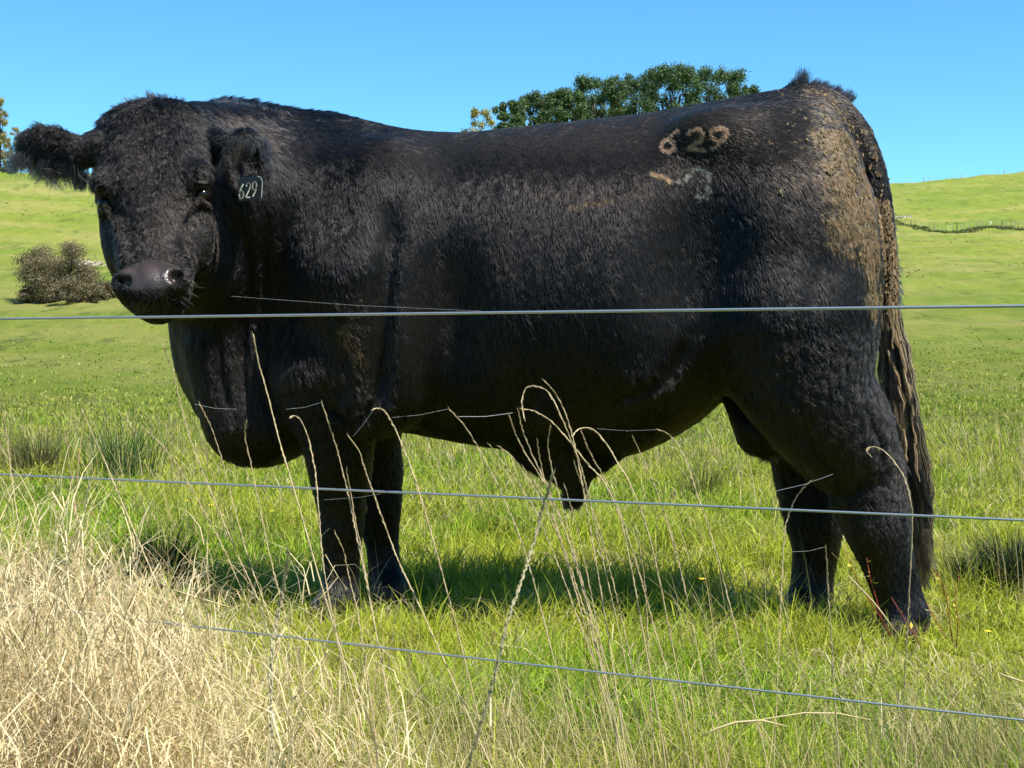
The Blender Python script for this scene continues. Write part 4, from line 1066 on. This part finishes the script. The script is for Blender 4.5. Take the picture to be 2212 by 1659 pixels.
for k, (p, Y_) in enumerate([([(1078, 964), (1108, 989), (1132, 1024), (1167, 1076), (1215, 1180), (1260, 1310)], 1.66), ([(1057, 960), (1078, 988), (1115, 1038), (1160, 1110), (1210, 1230)], 1.7),
                ([(1118, 883), (1129, 930), (1153, 990), (1175, 1035), (1215, 1130), (1265, 1280)], 1.63), ([(1255, 930), (1273, 975), (1301, 1025), (1336, 1095), (1370, 1200)], 1.66),
                ([(1160, 950), (1165, 985), (1180, 1050), (1215, 1180), (1250, 1300)], 1.68), ([(1190, 920), (1183, 960), (1192, 1010), (1210, 1080), (1240, 1190)], 1.7), ([(1240, 1000), (1262, 1060), (1290, 1130), (1325, 1260)], 1.62),
                ([(1130, 1010), (1165, 1060), (1195, 1120), (1230, 1230)], 1.64), ([(1220, 1050), (1238, 1110), (1260, 1200), (1280, 1300)], 1.7), ([(1370, 1130), (1385, 1200), (1395, 1290), (1400, 1380)], 1.6)]):
    stalk(p, Y_, 'thin straw stalk within the tight cluster growing before the sheath', thick=.8, group='thin stalks in the cluster before the sheath', head=.4)
stalk([(1195, 1022), (1181, 1068), (1167, 1115), (1155, 1165), (1139, 1217), (1118, 1280), (1097, 1340), (1078, 1425), (1040, 1560), (1012, 1655)], 1.42, 'long thick grey green seed spike leaning right in the foreground', thick=1.4, head=.50, ms=m_plan, mh=m_plan, headr=.0014, name='seed_spike', cat='seed spike')
stalk([(624, 1190), (618, 1240), (609, 1290), (596, 1345), (588, 1400), (585, 1505), (588, 1600)], 1.45, 'short thick grey green seed spike before the dry thatch', thick=1.2, head=.45, ms=m_plan, mh=m_plan, headr=.0018, name='seed_spike', cat='seed spike')
for (p, Y_, rr_, lb) in [([(709, 1404), (672, 1458), (638, 1506), (600, 1548), (565, 1585)], 1.75, .0028, 'thick pale straw lying slanted over the dry thatch'),
                    ([(1514, 1592), (1545, 1575), (1590, 1560), (1645, 1556), (1701, 1569)], 1.7, .0026, 'thick bowed straw low in the foreground'),
                    ([(1607, 1566), (1660, 1552), (1738, 1540), (1810, 1541), (1881, 1555)], 1.75, .0020, 'long thin bowed yellow straw low in the foreground'),
                    ([(2160, 1456), (2190, 1466), (2230, 1480)], 1.8, .0028, 'broken straw at the right edge of the view'),
                    ([(1832, 1243), (1856, 1268), (1885, 1298), (1910, 1330), (1940, 1372)], 2.6, .0032, 'pale split straw leaning before the near hind hoof'),
                    ([(374, 1274), (400, 1282), (450, 1298), (505, 1314)], 2.2, .0026, 'pale straw lying across the grass left of the forelegs')]:
    V, F = tube(Q(np.array(p)[:, 0], np.array(p)[:, 1], Y_).T, [rr_ * .35] + [rr_ * .5] * (len(p) - 2) + [rr_ * .25], 6)
    o = mesh_obj('straw', V, F, m_pale, smooth=True); tag(o, lb, 'straw')

# ================================================================== trees, bushes
m_bark = mat('bark', (.10, .085, .065), .9, .1)
def leafcloud(cs, rs, n, size, seed, cols, wts, squash=1.0, shell=.55):
    """many small leaf faces spread through lumps cs (k,3) with radii rs"""
    rr = np.random.default_rng(seed); cs = np.array(cs); rs = np.array(rs)
    k = rr.choice(len(cs), n, p=rs ** 2 / (rs ** 2).sum())
    d = rr.normal(size=(n, 3)); d /= np.linalg.norm(d, axis=1)[:, None]
    rad = rs[k] * (shell + (1 - shell) * rr.random(n)) * rr.uniform(.75, 1.12, n)
    c = cs[k] + d * rad[:, None] * np.array([1, 1, squash])
    nrm = rr.normal(size=(n, 3)) + d * 1.2; nrm /= np.linalg.norm(nrm, axis=1)[:, None]
    a = np.cross(nrm, rr.normal(size=(n, 3))); a /= np.linalg.norm(a, axis=1)[:, None]; b = np.cross(nrm, a)
    s = (size * rr.uniform(.5, 1.3, n))[:, None]
    V = np.stack([c - a * s, c - b * s * .4, c + a * s, c + b * s * .4], 1)
    col = np.array(cols)[rr.choice(len(cols), n, p=np.array(wts) / sum(wts))] * rr.uniform(.7, 1.3, (n, 1))
    kc = rr.uniform(.8, 1.25, len(cs)); col = col * kc[k][:, None]
    return V.reshape(-1, 3), np.arange(n * 4).reshape(n, 4), np.repeat(col, 4, 0)
m_leaf = leaf_mat('foliage', .2, .7)
def tree(name, label, cat, base, top, width, seed, cols, wts, n, lsize, group=None, sparse=False, depth=None, lumps=26, cone_=0.3, crown0=.3, lr=(.09, .17)):
    rr = np.random.default_rng(seed); h = top - base[2]
    e = empty(name, tuple(base), label, cat, group)
    cs = []; rs = []; limbs = []
    for i in range(lumps):
        t = rr.uniform(crown0, 1.0) if i > 2 else .97; w_ = width / 2 * math.sin(math.pi * min(.93, (t - crown0) / (1 - crown0) * .72 + .21)) ** .6 * (1 - cone_ * t)
        a = rr.uniform(0, 6.283); q = rr.uniform(.2, 1) ** .6
        r_ = width * rr.uniform(*lr) * (1 - .35 * t)
        c = base + np.array([math.cos(a) * w_ * q, math.sin(a) * w_ * q, min(h * t, h - r_ * .9)])
        cs.append(c); rs.append(r_)
        if i % 2 == 0: limbs.append(tube([base + [0, 0, h * t * .55], (base + [0, 0, h * t * .72]) * .5 + c * .5, c - (c - base) * .12], [h * .008, h * .005, h * .0012], 5))
    V, F = merge([tube([base - [0, 0, .5], base + [0, 0, h * .5], base + [rr.normal(0, .01) * h, 0, h * .88]], [h * .016, h * .010, h * .002], 8)] + limbs)
    mesh_obj('trunk', V, F, m_bark, e, smooth=True)
    V, F, Cc = leafcloud(cs, rs, n, lsize, seed + 1, cols, wts, shell=.15 if not sparse else .1)
    o = mesh_obj('crown', V, F, m_leaf, e); color_attr(o, Cc)
    return e
PINE = [(.060, .110, .036), (.090, .145, .050), (.135, .180, .062), (.036, .066, .028)]
for i, (x, yt, wpx, Yd, lb) in enumerate([(1098, 222, 66, 196, 'small dark pine at the left end of the pine group'), (1160, 204, 105, 206, 'low spreading pine second from the left of the group'), (1222, 196, 100, 198, 'dark pine stepping up left of the taller pines'),
        (1290, 164, 125, 204, 'broad dark pine rising left of the gap in the group'), (1372, 162, 120, 212, 'pine between the two broadest pines'), (1450, 144, 130, 202, 'tallest pine, in the middle of the right part of the group'),
        (1545, 149, 135, 208, 'broad round pine right of the tallest pine'), (1606, 188, 80, 214, 'lowest pine at the right end beside the rump')]):
    b = on_ground(x, Yd); top = scr(yt, Yd)
    tree('pine_tree', lb, 'pine tree', b, top, wpx / 3072 * Yd * 1.6, 100 + i * 7, PINE, [3, 4, 2, 2], 60000, .20, 'dark pines on the rise behind the bull', lumps=170, cone_=.0, crown0=.04, lr=(.10, .16))
YEL = [(.36, .30, .06), (.26, .27, .07), (.42, .34, .10), (.14, .18, .05)]
b = on_ground(1036, 190); tree('poplar_tree', 'small yellow autumn tree left of the dark pines', 'tree', b, scr(236, 190), 6.4, 301, YEL, [3, 2, 2, 1], 12000, .17, lumps=50, sparse=True, lr=(.12, .2))
b = on_ground(4, 250); tree('poplar_tree', 'tall thin yellowing poplar on the left skyline', 'tree', b, scr(212, 250), 4.6, 302, [(.30, .27, .10), (.20, .21, .08), (.40, .34, .16)], [2, 2, 2], 13000, .16, 'poplars on the left skyline', lr=(.14, .24), lumps=50, sparse=True, cone_=.5, crown0=.05)
b = on_ground(38, 252); tree('poplar_tree', 'shorter thin poplar behind the ear on the left skyline', 'tree', b, scr(275, 252), 4.0, 303, [(.30, .27, .10), (.20, .21, .08), (.40, .34, .16)], [2, 2, 2], 6000, .15, 'poplars on the left skyline', lr=(.12, .2), lumps=30, sparse=True, cone_=.4, crown0=.05)
b = on_ground(20, 240); tree('green_tree', 'low dark green tree under the poplars on the left skyline', 'tree', b, scr(348, 240), 3.2, 304, [(.05, .09, .04), (.09, .13, .05), (.24, .22, .08)], [3, 2, 1], 2200, .16, lumps=20, crown0=.05)
MAN = [(.190, .145, .080), (.125, .115, .055), (.250, .200, .120), (.095, .075, .050), (.27, .25, .12)]
def bush(x, Yd, wpx, hpx, seed, label, n, cols=MAN, sz=.07):
    b = on_ground(x, Yd); w_ = wpx / 3072 * Yd; h = hpx / 3072 * Yd; rr = np.random.default_rng(seed)
    e = empty('scrub_bush', tuple(b), label, 'bush', 'brown scrub on the left slope'); cs = []; rs = []; tw = []
    for i in range(46):
        a = rr.uniform(0, 6.28); q = rr.random() ** .5; t = rr.uniform(.08, .9)
        c = b + np.array([math.cos(a) * q * w_ * .42, math.sin(a) * q * w_ * .3, h * t * (1 - .25 * q * q)]); r_ = rr.uniform(.14, .24) * min(w_, h * 1.4)
        c[2] = max(c[2] , b[2] + r_ * .4); cs.append(c); rs.append(r_); tw.append(tube([b, (b + c) / 2 + rr.normal(0, .05, 3) * h, c + (c - b) * .12], [.02 * h, .012 * h, .003 * h], 4))
    V, F = merge(tw); mesh_obj('trunk', V, F, m_bark, e)
    V, F, Cc = leafcloud(cs, rs, n, sz, seed + 1, cols, [3, 3, 2, 2, 1], squash=.7, shell=.3); o = mesh_obj('crown', V, F, m_leaf, e); color_attr(o, Cc)
bush(128, 88, 180, 140, 401, 'large rounded brown green bush on the left slope', 60000, sz=.055)
bush(165, 84, 130, 55, 402, 'low sprawling scrub at the foot of the large bush', 6000)
bush(225, 86, 80, 45, 403, 'small scrub beside the muzzle', 4000)
bush(60, 87, 60, 45, 404, 'small dark bush at the left foot of the large bush', 3000)
# pale rock outcrops
m_rock = mat('limestone', (.55, .49, .40), .9, .1)
rn = N(m_rock, 'ShaderNodeTexNoise'); rn.inputs['Scale'].default_value = 1.6; rn.inputs['Detail'].default_value = 8
L(m_rock, ramp(m_rock, rn.outputs['Fac'], [(.35, (.16, .14, .09)), (.5, (.46, .40, .30)), (.7, (.72, .66, .55))]), m_rock.node_tree.nodes['Principled BSDF'].inputs['Base Color'])
def rocks(x, Yd, wpx, hpx, seed, label, k=14, flat=.5):
    rr = np.random.default_rng(seed); b = on_ground(x, Yd); e = empty('rock_outcrop', tuple(b), label, 'rocks')
    for i in range(k):
        xx = x + rr.normal(0, .28) * wpx; dY = rr.normal(0, .3) * hpx / 3072 * Yd * 6; g = on_ground(xx, Yd + dY)
        r_ = rr.uniform(.06, .16) * wpx / 3072 * Yd * 1.3
        nu, nv = 12, 7; V = []
        for a in range(nv + 1):
            for c in range(nu):
                th = math.pi * a / nv; ph = 2 * math.pi * c / nu
                V.append([math.sin(th) * math.cos(ph), math.sin(th) * math.sin(ph), math.cos(th) * flat])
        V = np.array(V); V = V * (1 + .35 * noise(V + i * 3.1, 1.3, 91, 3))[:, None] * r_ + g
        F = [(a * nu + c, a * nu + (c + 1) % nu, (a + 1) * nu + (c + 1) % nu, (a + 1) * nu + c) for a in range(nv) for c in range(nu)]
        mesh_obj('rock', V, [f[::-1] for f in F], m_rock, e)
rocks(196, 112, 62, 30, 501, 'pale broken rocks in the slope just above the brown bush', 24)
rocks(170, 128, 50, 8, 502, 'thin grey ledge of rock above the pale broken rocks', 12)
rocks(205, 90, 40, 12, 503, 'few pale stones in the scrub beside the muzzle', 8)
rocks(1945, 300, 34, 14, 504, 'white chalky bank below the hillside fence on the right', 12)

# ================================================================== hillside fences
m_post = mat('weathered_post', (.34, .32, .27), .9, .1); m_postd = mat('dark_post', (.16, .14, .11), .9, .1)
def far_fence(name, line, Yd, n, label, hpost, every, rp, jit=.25):
    T = np.array(line, float); rr = np.random.default_rng(n); xs = np.linspace(T[0, 0], T[-1, 0], n) + rr.uniform(-jit, jit, n) * (T[-1, 0] - T[0, 0]) / n
    g = [on_ground(x, float(np.interp(x, T[:, 0], T[:, 1]))) for x in xs]
    e = empty(name, tuple(g[0]), label, 'fence')
    for i, p in enumerate(g):
        big_ = i % every == 0; hh = hpost * (1.12 if big_ else rr.uniform(.8, 1.0)); r_ = rp * (1.6 if big_ else .8)
        tl = rr.normal(0, .03, 2) * hh
        V, F = tube([p - [0, 0, .3], p + [tl[0] * .5, tl[1] * .5, hh * .5], p + [tl[0], tl[1], hh]], [r_, r_, r_ * .9], 6)
        mesh_obj('post', V, F, m_postd if big_ and i % 2 else m_post, e, smooth=False)
    for k in (.3, .55, .8, .97):
        V, F = tube([p + [0, 0, hpost * k * .95] for p in g], .006, 4); mesh_obj('wire', V, F, m_wire, e)
def find_Y(x, y, ya, yb):
    """depth at which the ground at x is seen at height y"""
    Ys = np.linspace(ya, yb, 400); X = (x - 1106) / 3072. * Ys; z = terrain(X, Ys); sy = 760 - (z - CAMZ) / Ys * 3072
    return float(Ys[np.argmin(np.abs(sy - y))])
hl = [(x, find_Y(x, y, 180, 380)) for x, y in [(1915, 470), (1941, 477), (1979, 491), (2012, 499), (2046, 501), (2076, 496), (2138, 491), (2207, 492), (2240, 490)]]
far_fence('hillside_fence', hl, 0, 34, 'post and wire fence running across the middle of the far hillside', 1.15, 5, .055)
sk = [(x, 402) for x in (1900, 2000, 2100, 2240)]
far_fence('skyline_fence', sk, 0, 16, 'distant fence standing on the skyline of the right hill', 1.2, 4, .06, .4)
# dark tufts standing in for the shaded bank line below the hillside fence
rr = np.random.default_rng(55); n = 3000; xs = rr.uniform(1915, 2240, n); Yf = np.interp(xs, [h[0] for h in hl], [h[1] for h in hl]) - rr.uniform(1, 9, n) ** 1
X = (xs - 1106) / 3072 * Yf; P0 = np.stack([X, Yf, terrain(X, Yf)], 1)
cb = pal(rr, n, [(.07, .10, .025), (.13, .15, .04), (.24, .20, .09)], [3, 2, 1.5])
o = blades('shade_tufts', P0, rr.uniform(.2, .6, n), rr.uniform(.08, .2, n), rr.uniform(.2, 1.4, n), cb * .7, cb, m_blade, 6, K=2)
tag(o, 'dark tufts standing in for the shaded bank line below the hillside fence', 'rough grass', kind='stuff')

# ================================================================== rushes, weeds, flowers
def rush(x, Yd, wpx, hpx, seed, label, n, col, cat='rush clump', group='rush clumps in the sward', wid=.004, lean=.7, name='rush_clump'):
    rr = np.random.default_rng(seed); b = on_ground(x, Yd); w_ = wpx / 3072 * Yd; h = hpx / 3072 * Yd
    B = b + np.stack([rr.normal(0, w_ * .16, n), rr.normal(0, w_ * .16, n), 0 * np.zeros(n)], 1)
    ph = np.arctan2(B[:, 1] - b[1], B[:, 0] - b[0]) + rr.normal(0, .5, n); ln = rr.uniform(.05, lean, n)
    cb = np.array(col) * rr.uniform(.6, 1.4, (n, 1))
    o = blades(name, B, h * rr.uniform(.6, 1.1, n), np.full(n, wid) * rr.uniform(.7, 1.3, n), ln, cb * .8, cb * 1.2, m_blade, seed, K=5, phi=ph)
    tag(o, label, cat, group)
rush(262, 8.6, 240, 175, 601, 'fan of thin green rushes in the grass left of the brisket', 260, (.05, .11, .03), wid=.005, lean=1.2)
rush(70, 8.8, 200, 120, 602, 'brownish green rushes at the left edge of the view', 320, (.14, .13, .05), wid=.005, lean=1.0)
rush(1520, 7.5, 130, 110, 603, 'yellow green rushes seen under the flank', 160, (.16, .17, .05), wid=.004, lean=1.1)
rush(338, 4.1, 130, 205, 604, 'dark spiky rush tuft in the shadow left of the forelegs', 800, (.015, .035, .014), wid=.005, lean=.7)  # shade of the head is put into the dark blade colour
rush(2200, 4.5, 190, 150, 605, 'dark dense tussock standing in for the shadow at the right edge of the view', 900, (.020, .042, .016), wid=.006, lean=1.3)  # dark blades stand for a shadow cast from out of view
rush(2100, 4.5, 160, 90, 606, 'low dark tussock standing in for the shadow between the tail and the right edge', 800, (.025, .055, .016), wid=.006, lean=1.4)  # added to carry the same shadow on towards the tail, in dark colour
m_red = mat('red_stem', (.30, .05, .03), .6, .3); m_yl = mat('yellow_leaf', (.50, .42, .06), .6, .3)
def weed(stems, Yd, label, seed):
    rr = np.random.default_rng(seed); e = None; leaves = []
    b = Q(stems[0][-1][0], stems[0][-1][1], Yd); e = empty('red_stemmed_weed', tuple(b), label, 'weed', 'red stemmed weeds by the near hind hoof')
    for st in stems:
        T = np.array(st, float); W = Q(T[:, 0], T[:, 1], Yd).T[::-1]
        V, F = tube(W, np.linspace(.0015, .0006, len(W)), 5); mesh_obj('stem', V, F, m_red, e, smooth=True)
        for k in range(5):
            t = rr.uniform(.2, 1) * (len(W) - 1); i = int(min(t, len(W) - 2)); p = W[i] + (W[i + 1] - W[i]) * (t - i)
            d = rr.normal(0, 1, 3); d[2] = abs(d[2]) * .3; d /= np.linalg.norm(d); s_ = np.cross(d, [0, .3, 1]); s_ /= np.linalg.norm(s_); l = rr.uniform(.010, .024)
            mesh_obj('leaf', *(np.array([p, p + d * l * .5 + s_ * l * .22, p + d * l, p + d * l * .5 - s_ * l * .22 + [0, 0, -.002]]), [(0, 1, 2, 3)]), m_yl, e)
weed([[(1822, 1180), (1840, 1225), (1855, 1262), (1880, 1300), (1900, 1330), (1925, 1375)], [(1872, 1205), (1880, 1250), (1895, 1300), (1910, 1350)], [(1925, 1290), (1950, 1330), (1975, 1370), (1990, 1400)]], 3.25, 'red stemmed weed in front of the near hind hoof', 1)
weed([[(2018, 1228), (2032, 1255), (2045, 1290), (2050, 1330), (2058, 1390)], [(2072, 1245), (2062, 1290), (2070, 1340), (2066, 1400)], [(2000, 1300), (2020, 1340), (2045, 1380)]], 3.35, 'red stemmed weed behind the near hind hoof', 2)
m_fl = mat('buttercup_yellow', (.75, .55, .02), .5, .4); m_gs = mat('flower_stem', (.12, .18, .04), .7, .2)
FLB = ['left of the pair beyond the forelegs', 'right of the pair beyond the forelegs', 'nearest the scrotum, under the flank', 'right of two low under the brisket', 'in the sward between the sheath and the far hind leg', 'left of two low under the brisket', 'behind the near hind hoof', 'close to the left side of the near foreleg']
for i, (x, y, Yd) in enumerate([(897, 1029, 6.2), (940, 1027, 6.4), (1567, 1010, 6.3), (455, 1092, 5.2), (1517, 1252, 3.6), (404, 1083, 5.6), (2135, 1365, 3.3), (588, 1105, 5.3)]):
    c = Q(x, y, Yd); gz = float(terrain(np.array([c[0]]), np.array([c[1]]))[0]); e = empty('buttercup', (c[0], c[1], gz), 'small yellow buttercup ' + FLB[i], 'flower', 'yellow buttercups in the grass')
    V, F = tube([[c[0] + .01, c[1], gz], [c[0], c[1], c[2]]], .0012, 5); mesh_obj('stem', V, F, m_gs, e)
    parts = []
    for k in range(5):
        a = k * 1.2566; d = np.array([math.cos(a), math.sin(a) - .3, .35]); s_ = np.array([-math.sin(a), math.cos(a), 0])
        parts.append((np.array([c, c + d * .006 + s_ * .005, c + d * .011, c + d * .006 - s_ * .005]), [(0, 1, 2, 3)]))
    V, F = merge(parts); mesh_obj('petals', V, F, m_fl, e)
# spider threads
m_web = mat('spider_silk', (.55, .57, .6), .5, .4)
for (a, b, Yd, lb, r_) in [((500, 640), (1040, 672), 1.66, 'faint spider thread running just above the top wire', .00022), ((618, 884), (695, 869), 1.66, 'spider thread from the foreleg stalk tip', .0003), ((846, 902), (970, 883), 1.63, 'spider thread between two stalk tips before the belly', .0003),
                       ((990, 900), (1108, 892), 1.63, 'thick white spider thread at the hooped stalk', .0007), ((762, 943), (806, 886), 1.62, 'short spider thread under the nodding stalk tip', .0003), ((1290, 926), (1420, 928), 1.64, 'spider thread along the underside of the flank', .00022),
                       ((1675, 1061), (1800, 1024), 1.55, 'spider thread with a white fleck before the hind legs', .0004), ((700, 1080), (860, 1060), 1.62, 'spider thread across both forelegs', .0002), ((420, 873), (510, 884), 1.7, 'spider thread before the lower brisket', .0003), ((1710, 1192), (1784, 1181), 1.6, 'low spider thread before the far hind leg', .0003)]:
    A_, B_ = Q(*a, Yd), Q(*b, Yd); M_ = (A_ + B_) / 2 - [0, 0, .002]
    V, F = tube([A_, M_, B_], r_ * .28, 4); tag(mesh_obj('spider_thread', V, F, m_web), lb, 'spider thread')
print('script done', time.time() - T0)
